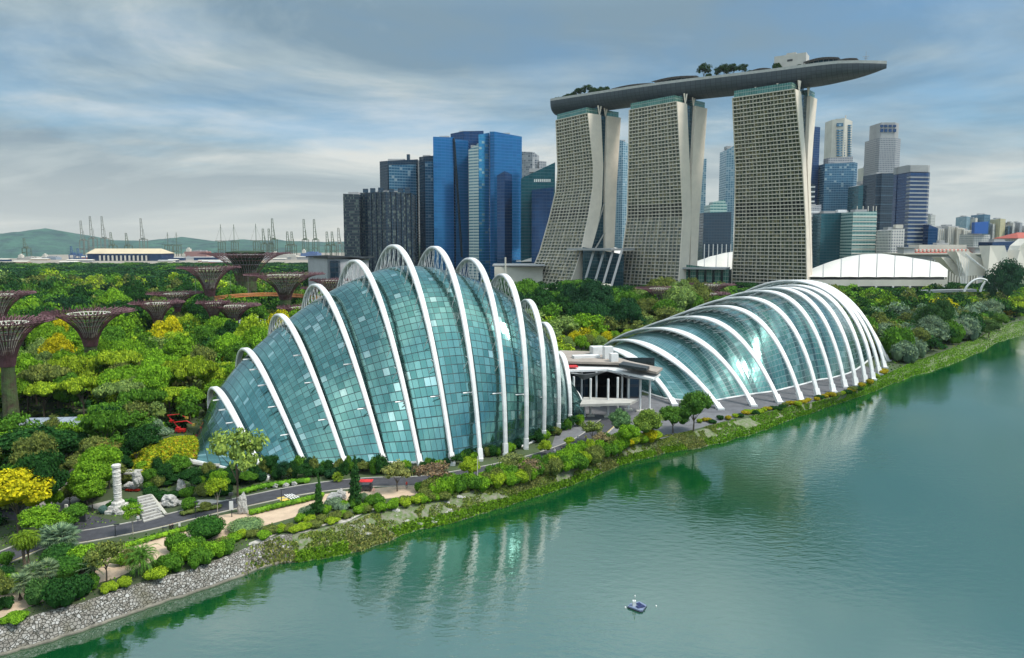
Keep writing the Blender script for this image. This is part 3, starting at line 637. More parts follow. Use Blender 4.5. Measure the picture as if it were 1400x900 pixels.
def bands(root, fr, z0, z1, fl, m, prot=.5, t=1.1, name='floor_band'):
    """projecting bands, one part for each storey, along the visible front"""
    k = 0; z = z0+fl
    while z < z1-fl*.4:
        w = MB()
        for a, b in zip(fr[:-1], fr[1:]):
            a2, b2 = Vector((a.x, a.y, z)), Vector((b.x, b.y, z)); d = (b2-a2); dn = d.normalized(); nn = Vector((dn.y, -dn.x, 0))
            w.box((a2+b2)/2+nn*(prot/2-.1), (d.length+prot*1.5, prot, t), math.atan2(d.y, d.x))
        w.build(name, m, root); z += fl
def fins(root, fr, z0, z1, n, m, hw=.5, prot=.6, name='mullion'):
    for a, b in zip(fr[:-1], fr[1:]):
        for i in range(n+1):
            p = a.lerp(b, i/n); d = (b-a); dn = Vector((d.x, d.y, 0)).normalized(); nn = Vector((dn.y, -dn.x, 0)); w = MB()
            w.box((p.x+nn.x*prot/2, p.y+nn.y*prot/2, (z0+z1)/2), (hw, prot, z1-z0), math.atan2(dn.y, dn.x)); w.build(name, m, root)
# ---- left cluster
r, fr = block('residential_tower', 'broad dark block with maze-like pale windows, leftmost of the blue towers', 'skyscraper', [(469, 905, 265), (491, 890, 266)], 40, MAZE); place(r)
r, fr = block('residential_tower', 'dark patterned block with scattered pale panels, right of the leftmost maze-patterned one', 'skyscraper', [(494, 900, 264), (528, 880, 262), (562, 905, 264)], 45, MAZE); fins(r, fr, 0, fr[1].z, 5, NAVY, 1.6, 1.2, 'pier')
for k, u in enumerate((498, 508, 519, 534, 546, 556)):
    q = P(u, 262, 893); w = MB(); w.box((q.x, q.y+8, q.z+1.5), (6, 5, 5+(k % 3)*1.5)); w.build('roof_fin', NAVY, r)
place(r)
r, fr = block('office_tower', 'dark glass tower with pale banded face behind the maze-patterned blocks', 'skyscraper', [(519, 1010, 221), (530, 990, 220), (571, 1010, 218)], 40, NAVY)
o_, f2 = block('banded_face', '', '', [(531.5, 986, 226), (569, 1004, 225)], 6, BLTW, parent=r); q = P(557, 214, 1005); w = MB(); w.box((q.x, q.y+10, q.z-2), (4.5, 5, 12)); w.build('roof_mast', NAVY, r); place(r)
r, fr = block('office_tower', 'slim dark tower between the banded dark tower and the bright blue ones', 'skyscraper', [(573, 1000, 215), (579, 985, 214), (593, 990, 213)], 40, NAVY); block('banded_face', '', '', [(581, 983, 221), (591.5, 986, 221)], 4, BLTW, parent=r); place(r)
r, fr = block('office_tower', 'bright blue glass tower with a dark slanting seam', 'skyscraper', [(592, 930, 187), (620, 945, 188)], 45, BLUE1)
block('side_face', '', '', [(622, 950, 190.5), (640, 960, 192)], 30, BLUE1, parent=r); w = MB(); a, b_ = P(620.5, 189, 944), P(631.5, 352, 944); w.tube([a, b_], 1.6, 4); w.build('slanting_seam', BLACKG, r); place(r)
r, fr = block('office_tower', 'tallest blue tower, flat-topped and set behind the tower with the slanting seam', 'skyscraper', [(616, 985, 183), (634, 975, 179.5), (661, 985, 179)], 45, BLUE2); place(r)
r, fr = block('office_tower', 'pale blue tower front with sloping top and white striped corner', 'skyscraper', [(640.5, 935, 205), (654, 925, 196)], 35, cmat('striped_corner', (.10, .22, .30), (.14, .28, .34), (.5, .55, .52), 8, 4, .02, .28, metal=.2))
block('glass_face', '', '', [(654.2, 925, 184), (669, 935, 181.5)], 35, BLUE3, parent=r); place(r)
r, fr = block('office_tower', 'wide mid-blue glass tower with top edge sloping down to the right', 'skyscraper', [(669.5, 930, 180), (676, 925, 180), (713.5, 945, 187)], 50, BLUE1); place(r)
r, fr = block('office_tower', 'dark reflection on the wide mid-blue tower, modelled as a dark blue lower slab', 'skyscraper', [(679.5, 885, 240), (690, 880, 234), (700, 888, 239)], 25, BLUE2, plant=0); place(r)  # darker reflection in the tower behind, put in as a dark slab
r, fr = block('residential_tower', 'pale grey stepped tower with chequered windows behind the slanted-roof blue block', 'skyscraper', [(713, 1120, 207.5), (728, 1110, 208), (737, 1115, 213)], 40, cmat('chequered', (.05, .07, .10), (.4, .4, .4), (.35, .36, .37), 4, 3.5, .1, .15, metal=0, rough=.4)); block('lower_step', '', '', [(737, 1110, 220), (747, 1115, 221)], 35, GGRID, parent=r); place(r)
r, fr = block('office_tower', 'teal-blue block with steeply slanted roof line beside the first hotel tower', 'skyscraper', [(712.5, 865, 244), (759, 875, 222)], 40, TEALG); block('dark_face', '', '', [(727, 858, 260), (757, 868, 256)], 5, BLUE2, parent=r)
for k in range(9): 
    q = P(731+k*2.6, 247, 855); w = MB(); w.box((q.x, q.y, q.z), (1.5, 1, 3.4)); w.build('rooftop_letter_bar', WHITE, r)
place(r)
# ---- seen between and beside the hotel towers
r, fr = block('residential_tower', 'pale blue gridded tower seen through the gap between the far and middle hotel towers', 'skyscraper', [(841, 1080, 189), (852, 1070, 193), (861, 1078, 198)], 40, GRIDB); place(r)
r, fr = block('residential_tower', 'slim blue-grey tower just right of the middle hotel tower', 'skyscraper', [(956, 1120, 219), (966, 1115, 217)], 35, GRIDB); place(r)
r, fr = block('office_tower', 'pale teal tower edge showing left of the nearest hotel tower', 'skyscraper', [(993.5, 1080, 205), (1006, 1070, 198)], 35, GRIDB); place(r)
r, fr = block('office_tower', 'dark blue mid-rise with pale green stepped roof between middle and nearest hotel towers', 'skyscraper', [(962, 960, 291), (1000, 965, 290)], 50, NAVY); block('roof_step', '', '', [(971, 965, 280), (994, 968, 279)], 30, GREENL, parent=r); block('roof_step', '', '', [(975, 968, 276), (992, 970, 273)], 20, GREENL, parent=r); fins(r, [P(963, 333, 958), P(999, 333, 960)], 0, 50, 6, WHITE, .8, 1.0, 'column'); place(r)
# ---- right cluster
r, fr = block('office_tower', 'slender deep blue tower rising directly behind the right edge of the nearest hotel tower', 'skyscraper', [(1108, 1220, 175), (1113, 1210, 173), (1121.5, 1216, 174)], 40, BLUE2); place(r)
r, fr = block('office_tower', 'narrow white and blue striped block at the foot of the nearest hotel tower', 'skyscraper', [(1106, 1010, 251), (1114, 1005, 252)], 30, NAVY); bands(r, fr, 0, fr[0].z, 7, WHITE, .8, 2.2); place(r)
r, fr = block('office_tower', 'low grey-white banded block left of the dark teal cube', 'skyscraper', [(1106, 985, 284), (1123, 990, 280)], 30, GGRID); bands(r, fr, 0, fr[0].z, 6, WHITE, .6, 1.8); place(r)
r, fr = block('office_tower', 'white tower with notched crown and recessed window panels, standing above the wide slate-blue tower', 'skyscraper', [(1138, 1330, 164), (1155, 1322, 161.5), (1165.5, 1330, 166)], 30, CREAM)
for k, (v0_, v1_) in enumerate([(169, 173.5)]+[(178+3.4*i, 180+3.4*i) for i in range(11)]):
    a, b_ = P(1143, v0_, 1327), P(1154, v1_, 1327); w = MB(); w.box(((a.x+b_.x)/2, 1324, (a.z+b_.z)/2), (b_.x-a.x, 2.4, a.z-b_.z)); w.build('window_row', BLTW, r)
for i in range(16):
    a, b_ = P(1159, 171+3.2*i, 1326), P(1163.5, 172.8+3.2*i, 1326); w = MB(); w.box(((a.x+b_.x)/2, 1327, (a.z+b_.z)/2), (b_.x-a.x, 5, a.z-b_.z)); w.build('window_row', BLTW, r)
q = P(1158, 158, 1335); w = MB(); w.tube([(q.x, q.y+5, q.z-8), (q.x, q.y+5, q.z+1)], 1.2, 6); w.build('roof_mast', CREAM, r); place(r)
r, fr = block('office_tower', 'wide slate-blue glass tower topped by the white notched tower', 'skyscraper', [(1128, 1200, 224), (1168, 1195, 222), (1172.5, 1204, 223)], 45, BLTW); block('setback', '', '', [(1133, 1215, 216), (1166, 1213, 214)], 20, GGRID, parent=r); place(r)
r, fr = block('office_tower', 'dark teal cube block below the wide slate-blue tower', 'skyscraper', [(1123, 960, 292), (1159.5, 965, 291)], 45, TEALG); q = P(1150, 290, 975); w = MB(); w.box((q.x, q.y, q.z+1), (12, 8, 4)); w.build('roof_box', WHITE, r); place(r)
r, fr = block('office_tower', 'dark navy slab between the teal cube and the pale green banded block', 'skyscraper', [(1153, 1010, 291), (1168, 1010, 291)], 30, NAVY); place(r)
r, fr = block('office_tower', 'pale green glass block with white floor bands and rooftop masts', 'skyscraper', [(1166.5, 930, 290), (1199, 935, 289)], 35, GREENL); bands(r, fr, 0, fr[0].z, 6.2, CREAM, .5, 1.3)
for u in (1172, 1180, 1187, 1194, 1198): 
    q = P(u, 284, 945); w = MB(); w.tube([(q.x, q.y, q.z-6), (q.x, q.y, q.z+2)], .5, 5); w.build('roof_mast', CREAM, r)
place(r)
r, fr = block('office_tower', 'dark teal tower with a slanted green glass top, left of the brown-black tower', 'skyscraper', [(1174, 1120, 254), (1188, 1115, 251), (1199, 1118, 246)], 35, TEALG); place(r)
r, fr = block('office_tower', 'beige cylinder-like tower peeping out behind the slanted teal top', 'skyscraper', [(1183, 1420, 229), (1187, 1412, 228.5), (1194, 1412, 228.5), (1197, 1420, 229)], 30, CREAM); place(r)
r, fr = block('office_tower', 'brown-black glass tower directly in front of the tall grey octagonal tower', 'skyscraper', [(1198, 1080, 238), (1206, 1078, 237), (1231, 1084, 237)], 40, NAVY); bands(r, fr, 0, fr[0].z, 14, BLTW, .3, .7); place(r)
w0 = [(1197.5, 1300, 190), (1203, 1290, 189), (1225, 1290, 189), (1231.5, 1300, 190)]
r, fr = block('office_tower', 'tall grey octagonal tower with a narrower crown of square openings', 'skyscraper', w0, 40, GGRID); o_, f2 = block('crown', '', '', [(1200.5, 1302, 169), (1205, 1294, 167.5), (1224, 1294, 167.5), (1229, 1302, 169)], 30, GREYC, parent=r)
for i, u in enumerate((1205.5, 1211, 1217, 1223)):
    for v in (172.5, 178.5): 
        q = P(u, v, 1293.5); w = MB(); w.box((q.x, q.y, q.z), (5.5, 1.5, 4.5 if v < 175 else 6)); w.build('crown_opening', BLUE2, r)
place(r)
r, fr = block('office_tower', 'slim white tower slab between the brown-black tower and the striped blue tower', 'skyscraper', [(1231.5, 1150, 234), (1235, 1146, 232), (1241, 1148, 232)], 30, CREAM); place(r)
r, fr = block('office_tower', 'short white office block low in front of the slim white slab', 'skyscraper', [(1215, 900, 315), (1220, 896, 314), (1237, 898, 313)], 30, WGRID); q = P(1228, 311, 905); w = MB(); w.box((q.x, q.y, q.z+1), (10, 6, 5)); w.build('roof_box', CREAM, r); place(r)
r, fr = block('office_tower', 'blue tower with pale floor stripes and a plain grey top band', 'skyscraper', [(1240.5, 1000, 236), (1245, 990, 236), (1269, 994, 236), (1271.5, 1000, 236)], 35, BLUE2, plant=0); block('top_band', '', '', [(1240.5, 1000, 226), (1245, 990, 226), (1269, 994, 226), (1271.5, 1000, 226)], 35, GREYC, zb=fr[0].z+.05, parent=r); bands(r, fr, 0, fr[0].z-3, 5.6, GREYC, .45, 1.9); place(r)
r, fr = block('office_tower', 'low royal blue ribbed block at the right foot of the striped blue tower', 'skyscraper', [(1270, 980, 307), (1281.5, 985, 312)], 30, BLUE2); fins(r, fr, 0, fr[1].z, 7, BLUE1, .6, .8); place(r)
r, fr = block('residential_tower', 'thin pale tower standing alone right of the striped blue tower', 'apartment tower', [(1273, 1700, 294), (1279, 1705, 294)], 30, WGRID); place(r)
random.seed(3)
far_specs = [(1283, 1297, 312, 'broad white apartment block with flat roof just right of the royal blue ribbed block', WGRID), (1297, 1309, 309, 'white apartment block of middle height left of the tallest white group', WGRID), (1309, 1318, 311, 'pale apartment slab with narrow front among the white blocks', CREAM), (1318, 1330, 314, 'lowest white apartment slab beside the blue billboard building', WGRID)]
for u0, u1, v, lb, m in far_specs:
    r, fr = block('apartment_block', lb, 'apartment building', [(u0, 1300, v), (u1, 1310, v+1)], 40, m); fins(r, fr, 0, fr[0].z-2, 5, CREAM, 1.4, 1.2, 'pilaster'); place(r)
for u0, u1, v, m, lb in [(1316.5, 1327, 296, GRIDB, 'blue and white twin-shaft tower on the skyline left of the billboard building'), (1331, 1337, 298, CREAM, 'thin cream tower touching the left side of the billboard building'), (1337.5, 1354, 293, BLTW, 'tall blue grid tower rising behind the blue billboard'), (1361, 1375, 299, YELF, 'yellowish apartment tower with a crested roof'), (1376, 1382, 309, BLTW, 'small slate-blue tower right of the yellowish one'), (1382, 1388, 304, WGRID, 'narrow white skyline tower second from the right edge'), (1391, 1398, 304, GGRID, 'grey skyline tower at the right edge of the picture'), (1355, 1361, 306, WGRID, 'narrow white tower left of the yellowish tower'), (1399, 1412, 310, WGRID, 'white skyline tower cut off by the right edge')]:
    r, fr = block('residential_tower', lb, 'apartment tower', [(u0, 1900, v+1), ((u0+u1)/2, 1885, v), (u1, 1895, v+1)], 30, m); place(r)
r, fr = block('office_block', 'white building carrying a big plain blue billboard box on its roof', 'office building', [(1332, 1200, 320.5), (1354, 1205, 321)], 40, WGRID); o_, f2 = block('billboard', '', '', [(1333, 1195, 304), (1351.5, 1198, 303)], 8, mat('billboard_blue', (.01, .10, .38), .5), zb=P(1340, 319.5, 1195).z, parent=r); place(r)
r, fr = block('office_block', 'long low navy building in front of the red-roofed hall at the right edge', 'office building', [(1357, 1000, 331), (1388, 1003, 330)], 30, BLUE2); place(r)
r = empty('hall', G(1390, 350, 0)+Vector((0, 300, 0)), 0, 'wide hall with red hipped roof at the right edge of the skyline', 'building')
a, b_ = P(1390, 326, 1080), P(1445, 326, 1080); w = MB(); w.prism([(a.x+3, 1080), (b_.x, 1080), (b_.x, 1130), (a.x+3, 1130)], 0, a.z-.2); w.build('wall', WGRID, r)
w = MB(); zt = P(1380, 318, 1100).z; v8 = [Vector((a.x, 1076, a.z)), Vector((b_.x, 1076, a.z)), Vector((b_.x, 1134, a.z)), Vector((a.x, 1134, a.z)), Vector((a.x+18, 1105, zt)), Vector((b_.x, 1105, zt))]; w.add(v8, [(0, 1, 5, 4), (2, 3, 4, 5), (3, 0, 4), (1, 2, 5)]); w.build('roof', REDROOF, r); place(r)
# low infill roofs between the skyline and the hotel, so the ground behind is built up
rl = random.Random(5); mats_ = [WGRID, GGRID, CREAM, GREYC, GREENL]
nm = {id(WGRID): 'white', id(GGRID): 'grey', id(CREAM): 'cream', id(GREYC): 'plain grey', id(GREENL): 'pale green'}
for k in range(26):
    u = 1276+rl.random()*150; D = 1050+rl.random()*900; v = 332-(rl.uniform(-30, 6))/D*933-0; wu_ = rl.uniform(7, 16)*1000/D; m = mats_[k % 5]
    v = 332-((rl.uniform(18, 55)-52)/D*933)
    r, fr = block('low_building', f'small {nm[id(m)]} low-rise building in the dense quarter under the right skyline', 'building', [(u, D, v), (u+wu_, D+6, v)], 25, m, group=f'low-rise buildings right of the striped tower, {nm[id(m)]}'); place(r)
# ---- grand white hotel with red mansard
r = empty('heritage_hotel', P(1290, 360, 820), 0, 'long grey classical building with colonnade and red mansard roof behind the white vaulted hall', 'building')
D = 820; x0, x1 = P(1234, 350, D).x, P(1345, 350, D).x; zA = P(1290, 361, D).z; zE = P(1290, 347, D).z; zR = P(1290, 341, D).z; zTop = P(1290, 335, D).z
w = MB(); w.box(((x0+x1)/2, D+20, zE/2-2), (x1-x0, 40, zE-.5+4)); w.build('wall', GREYC, r)
for k in range(26):
    x = x0+8+(x1-x0-16)*k/25; w = MB(); w.box((x, D-1.2, zE/2-3), (1.6, 2.4, zE-8)); w.build('column', CREAM, r)
for k in range(25):
    x = x0+8+(x1-x0-16)*(k+.5)/25; w = MB(); w.box((x, D-.2, zE*.58), (2.3, .9, zE*.35)); w.build('window', BLACKG, r)
w = MB(); w.box(((x0+x1)/2, D+18, zE), (x1-x0+4, 46, 1.6)); w.build('cornice', CREAM, r)
w = MB(); w.add([Vector((x0+12, D+1, zE+.8)), Vector((x1-12, D+1, zE+.8)), Vector((x1-16, D+7, zR)), Vector((x0+16, D+7, zR)), Vector((x0+12, D+36, zE+.8)), Vector((x1-12, D+36, zE+.8)), Vector((x1-16, D+30, zR)), Vector((x0+16, D+30, zR))], [(0, 1, 2, 3), (5, 4, 7, 6), (4, 0, 3, 7), (1, 5, 6, 2)]); w.build('mansard_roof', REDROOF, r)
for k in range(14):
    x = x0+18+(x1-x0-36)*k/13; w = MB(); w.box((x, D+3, (zE+zR)/2+.8), (2.0, 3, 2.2)); w.lathe((x, D+2.5, (zE+zR)/2+1.6), [(1.3, 0), (1.0, .7), (0.01, 1.1)], 8); w.build('dormer', CREAM, r)
w = MB(); w.box(((x0+x1)/2+4, D+19, (zR+zTop)/2), (x1-x0-40, 22, zTop-zR)); w.build('top_storey', CREAM, r)
for x in (x0+6, x1-6):
    w = MB(); w.box((x, D+4, zE+3), (13, 14, 8)); w.box((x, D+4, zE+7.4), (15, 16, 1)); w.build('corner_pavilion', GREYC, r)
q = P(1286, 331, D+20); w = MB(); w.box((q.x, D+20, zTop+1), (14, 8, 3)); w.box((q.x, D+20, zTop+4), (7, 5, 3)); w.build('roof_lantern', GREYC, r); place(r)

# ---- white vaulted halls
def vault(label, prof_px, D0, depth, base_v, nseg, x1_extra=0, name='convention_hall', body=True):
    """ribbed white shell: profile of the crest given in pixels at depth D0+depth*.5, eaves along the front"""
    root = empty(name, G((prof_px[0][0]+prof_px[-1][0])/2, 400, 0), 0, label, 'hall')
    Dm = D0+depth*.5; us = [a for a, b in prof_px]
    u0, u1 = us[0], us[-1]; z_e = P(u0, base_v, D0).z
    pts = []; 
    for i in range(nseg*6+1):
        u = u0+(u1-u0)*i/(nseg*6); zc_ = P(u, float(np.interp(u, us, [b for a, b in prof_px])), Dm).z; x = P(u, 400, D0).x
        xm = P(u, 400, Dm).x
        row = []
        for k in range(17):
            a = k/16; y = D0+depth*a; zz = z_e+(max(0.3, zc_-z_e))*math.sin(math.pi*a)**.8 if 0 < a < 1 else z_e; row.append(Vector((x+(xm-x)*2*a, y, zz)))
        pts.append(row)
    for s in range(nseg):
        w = MB(); rows = [list(q) for q in pts[s*6:s*6+7]]; n = len(rows)
        for i, rw in enumerate(rows):
            bulge = .3*math.sin(math.pi*i/(n-1)); rows[i] = [p+Vector((0, 0, bulge)) for p in rw]
        w.grid(rows[::-1]); w.build('roof_vault', WHITE2, root, smooth=True)
        w = MB(); w.tube([p+Vector((0, -.2, -.1)) for p in pts[s*6]], .45, 5); w.build('roof_seam', GREYM, root)
    w = MB(); w.add([pts[-1][k] for k in range(17)], [tuple(range(17))]); w.add([pts[0][k] for k in range(17)], [tuple(reversed(range(17)))]); w.build('gable', BLACKG, root)
    if body:
        xa, xb = pts[0][0].x, pts[-1][0].x
        w = MB(); w.box(((xa+xb)/2, D0+depth/2+2, z_e-1.2), (xb-xa-2, depth-2, 2.2)); w.build('dark_eave', BLACKG, root)
        w = MB(); w.box(((xa+xb)/2, D0+depth/2, z_e-5.5), (xb-xa+1, depth, 6)); w.build('fascia', CREAM, root)
        w = MB(); w.box(((xa+xb)/2, D0+depth/2+1, (z_e-8.6)/2), (xb-xa-3, depth-2, z_e-8.6)); w.build('glazed_base', NAVY, root)
        for k in range(9):
            w = MB(); x = xa+3+(xb-xa-6)*k/8; w.box((x, D0-.4, (z_e-8.5)/2), (1.4, 1.4, z_e-8.5)); w.build('column', WHITE, root)
        w = MB(); w.box(((xa+xb)/2+18, D0-8, z_e-13.5), (xb-xa+14, 18, 1.4)); w.build('canopy', GREYM, root)
    place(root); return root
vault('wide white ribbed vault roof of the hall right of the nearest hotel tower', [(1100, 372), (1125, 361), (1150, 353), (1175, 348), (1200, 347), (1235, 351), (1270, 357), (1294, 363)], 640, 90, 379, 8)
vault('white striped shell roof seen between the middle and nearest hotel towers', [(930, 372), (950, 358), (970, 351), (990, 346), (1010, 343)], 790, 70, 368, 5, body=False, name='theatre_roof')
vault('small white dome roof half hidden behind the foot of the far left hotel tower', [(706, 362), (715, 352), (728, 343), (740, 338), (770, 336), (840, 338), (870, 352)], 860, 80, 358, 5, body=False, name='theatre_roof')
# white podium box and bridge left of the first tower
r, fr = block('podium_building', 'low white box building with roof terrace at the left foot of the hotel', 'building', [(676, 720, 365), (742, 735, 365)], 60, CREAM, plant=0)
w = MB(); q0, q1 = P(675, 363.5, 718), P(743, 363.5, 732); w.box(((q0.x+q1.x)/2, (q0.y+q1.y)/2+28, q0.z), (q1.x-q0.x+3, 62, 1.2), .0); w.build('roof_slab', GREYC, r)
q = P(691, 352, 716); w = MB(); w.tube([(q.x, q.y, 0), (q.x, q.y, q.z)], .9, 8); w.build('corner_pole', CREAM, r); place(r)
# glass podium between towers (ribbed green)
r, fr = block('glass_podium', 'green glazed podium with dark fins between the middle and nearest hotel towers', 'building', [(938, 668, 362), (1000, 650, 369)], 25, CROWNG, plant=0); fins(r, [P(942, 392, 667), P(998, 392, 650)], 0, fr[0].z-4, 5, BLACKG, 2.2, 1.2, 'dark_fin'); w = MB(); w.box(((fr[0].x+fr[1].x)/2, (fr[0].y+fr[1].y)/2+10, fr[1].z+.9), (fr[1].x-fr[0].x+4, 30, 1.6), math.atan2(fr[1].y-fr[0].y, fr[1].x-fr[0].x)); w.build('roof_slab', GREYC, r); place(r)
r, fr = block('glass_podium', 'slanting dark glazed lobby with white sloping bands between the far and middle hotel towers', 'building', [(797, 700, 338), (853, 668, 348)], 40, ATR, plant=0)
for k, uu in enumerate((812, 826, 838, 850)):
    a, b_ = P(uu, 341, 690-k*7), P(uu-18, 402, 680-k*7); w = MB(); w.tube([a+Vector((0, -3, 0)), b_+Vector((0, -3, 0))], 1.5, 4); w.build('sloping_band', GREYC, r)
w = MB(); w.box(((fr[0].x+fr[1].x)/2, (fr[0].y+fr[1].y)/2+15, (fr[0].z+fr[1].z)/2+1.2), ((fr[1]-fr[0]).length+4, 44, 2), math.atan2(fr[1].y-fr[0].y, fr[1].x-fr[0].x)); w.build('roof_slab', GREYC, r); place(r)
# elevated planted walkway
r = empty('elevated_walkway', P(770, 400, 590), 0, 'elevated planted walkway on white piers at the foot of the far left hotel tower', 'bridge')
pa, pb = P(680, 402, 560), P(832, 390, 600); d = (pb-pa); ang = math.atan2(d.y, d.x); mid = (pa+pb)/2
dl = Vector((d.x, d.y, d.z)); dn = dl.normalized(); sd_ = Vector((-dn.y, dn.x, 0)).normalized(); up = dn.cross(sd_)*1.0
w = MB(); w.box(mid, (dl.length, 9, 2.2), ax=(dn, sd_, Vector((0, 0, 1)))); w.build('deck', CREAM, r)
for k in range(7):
    p = pa.lerp(pb, (k+.4)/7)
    w = MB(); w.box((p.x, p.y, (p.z-1)/2), (2.4, 3, p.z-1.2)); w.build('pier', CREAM, r)
hedge = MB(); place(r)

# ---- museum with upturned petals
r = empty('petal_museum', P(1340, 385, 600), 0, 'beige museum of upturned petal shells at the right edge by the suspension bridge', 'museum')
PET = mat('petal_cladding', (.62, .58, .50), .6, noise=.1, nscale=.08); cen = P(1352, 398, 590)
for poly, D in [([(1293, 352), (1300, 352), (1312, 356), (1320, 378), (1308, 378)], 585), ([(1314, 344), (1332, 344), (1345, 353), (1352, 367), (1347, 377), (1320, 377)], 575), ([(1361, 336), (1381, 336), (1385, 367), (1378, 380), (1350, 380)], 560), ([(1383, 354), (1392, 347), (1400, 336), (1415, 326), (1430, 330), (1425, 350), (1395, 366), (1385, 366)], 610), ([(1385, 372), (1394, 357), (1402, 342), (1440, 345), (1440, 380), (1395, 380)], 555)]:
    ring = [P(u, v, D) for u, v in poly]; c = sum(ring, Vector())/len(ring); n = len(ring); z0 = min(p.z for p in ring); h = max(p.z for p in ring)-z0+.01
    w = MB(); fr_ = []; bk = []
    for p in ring:
        k = (p.z-z0)/h; fr_.append(Vector((p.x, p.y+6*k**1.3, p.z))); bk.append(Vector((cen.x+(p.x-cen.x)*(.9+.1*k), p.y+6*k**1.3+5+9*k, p.z-.2)))
    cf_ = sum(fr_, Vector())/n+Vector((0, 2, 0)); b0 = len(w.v)
    w.add(fr_+[cf_]+bk, [(i, (i+1) % n, n) for i in range(n)]+[(i, (i+1) % n, (i+1) % n+n+1, i+n+1) for i in range(n)]+[tuple(range(n+1, 2*n+1))]); w.build('petal', PET, r)
w = MB(); w.lathe((cen.x, cen.y+18, 0), [(14, 0), (15, 6), (16, 10)], 24); w.build('base', ATR, r); place(r)
# arched footbridge and cable mast
r = empty('footbridge', P(1315, 385, 560), 0, 'curved footbridge with white arches and a bundle of leaning mast cables beside the petal museum', 'bridge')
for k, (uA, uM, vM, uB) in enumerate([(1318, 1340, 381, 1362), (1340, 1352, 384, 1363)]):
    w = MB(); pts = []
    for i in range(13):
        a = i/12; u = uA+(uB-uA)*a; v = 399-(399-vM)*math.sin(math.pi*a)**.7; pts.append(P(u, v, 545+4*k))
    w.tube(pts, .8, 6); w.build('arch', WHITE, r)
w = MB(); a, b_ = P(1240, 399, 560), P(1332, 397, 548); w.box((a+b_)/2, ((b_-a).length, 6, 2.0), ax=((b_-a).normalized(), Vector((0, 1, 0)), Vector((0, 0, 1)))); w.build('deck', GREYM, r)
for k in range(7):
    w = MB(); w.tube([P(1314+k*1.3, 388, 556), P(1308+k*2.8, 345+abs(k-3)*3.0, 556)], .2, 5); w.build('mast', WHITE, r)
for k in range(5):
    w = MB(); w.tube([P(1320, 346+k, 556), P(1352+k*3, 372+k*2, 556)], .18, 4); w.build('cable', WHITE, r)
place(r)

# ================================================================== HARBOUR
CRG = mat('crane_olive', (.09, .12, .07), .7); CRB = mat('crane_blue', (.04, .10, .22), .7); CRW = mat('crane_grey', (.17, .18, .15), .7)
def crane(u, vt, vb, D, m, label, group, wide=False, parts=True):
    base = P(u, vb, D); zt = P(u, vt, D).z; H = zt; s = D/933
    r = empty('harbour_crane', (base.x, base.y, 0), 0, label, 'crane', group); b = Vector((base.x, base.y, 0)); hw = 3.2*s; dp = 14; zp = H*.45
    w = MB()
    for i in (-1, 1):
        for j in (0, 1):
            w.box(b+Vector((i*hw, j*dp*1.6, zp/2)), (.75*s, 2, zp))
        w.box(b+Vector((i*hw, dp*.8, zp)), (.6*s, dp*1.8, 2.5)); w.box(b+Vector((i*hw, dp*.8, zp*.45)), (.5*s, dp*1.8, 2))
    for z in (zp, zp*.5): w.box(b+Vector((0, 0, z)), (2*hw, 2, 2.2))
    w.build('portal', m, r)
    w = MB()
    if wide:
        w.tube([b+Vector((0, 6, zp)), b+Vector((0, 6, H))], .4*s, 5); w.box(b+Vector((0, 6, zp*1.08)), (16*s, 3, 2.2)); 
        for sg in (-1, 1): w.tube([b+Vector((0, 6, H*.95)), b+Vector((sg*7*s, 6, zp*1.1))], .10*s, 4)
    else:
        for i in (-1, 1): w.tube([b+Vector((i*hw*.55, 2, zp)), b+Vector((i*hw*.28-s*.8, 2, H))], .5*s, 4)
        for k in range(5): z = zp+(H-zp)*(k+1)/5; w.box(b+Vector((-s*.8*(k+1)/5, 2, z)), (hw*.8, 2, 1.2))
        w.tube([b+Vector((hw*.6, 12, zp)), b+Vector((hw*.2, 10, H*.72))], .25*s, 4); w.box(b+Vector((0, 8, zp+3)), (hw*1.4, 12, 6))
    w.build('raised_boom', m, r)
    place(r); return r
cr = [(113,302,338),(126,296,337),(142,296,337),(153,318,337),(174,319,337),(195,299,337),(229,318,338),(241,318,338),(302,307,339),(320,307,339),(350,306,340),(361,313,339),(374,299,338),(394,317,339),(400,317,339),(417,300,339),(431,300,339),(448,317,339),(455,317,339),(464,312,339),(34,326,340),(369,313,338)]
for k, (u, vt, vb) in enumerate(cr):
    wide = u in (302, 320, 350, 229, 241); m = CRW if u in (113, 126, 142, 195, 464) else CRG
    near = 'above the long tan shed' if u < 240 else ('behind the tallest dark tree-shaped tower' if u < 365 else 'just left of the blue city towers')
    crane(u, vt, 350, 2600, m, f"{'tall raised-boom' if vt < 310 else 'low'} {'pale' if m is CRW else 'olive'} harbour crane {near}", f"harbour cranes {near}, {'tall' if vt < 310 else 'low'} {'pale' if m is CRW else 'olive'}", wide)
for u, v0_ in ((98, 337), (107, 340)): crane(u, v0_, 355, 1900, CRB, 'dark blue quayside crane at the left end of the long tan shed', 'dark blue quayside cranes')
r = empty('transit_shed', P(168, 353, 2000), 0, 'long tan-roofed shed with dark blue wall on the quay', 'warehouse'); a, b_ = P(118, 353, 1950), P(220, 353, 1950); zw = P(118, 347, 1950).z
w = MB(); w.box(((a.x+b_.x)/2, 1990, zw/2), (b_.x-a.x, 70, zw)); w.build('wall', BLUE2, r); zr = P(118, 340, 1990).z
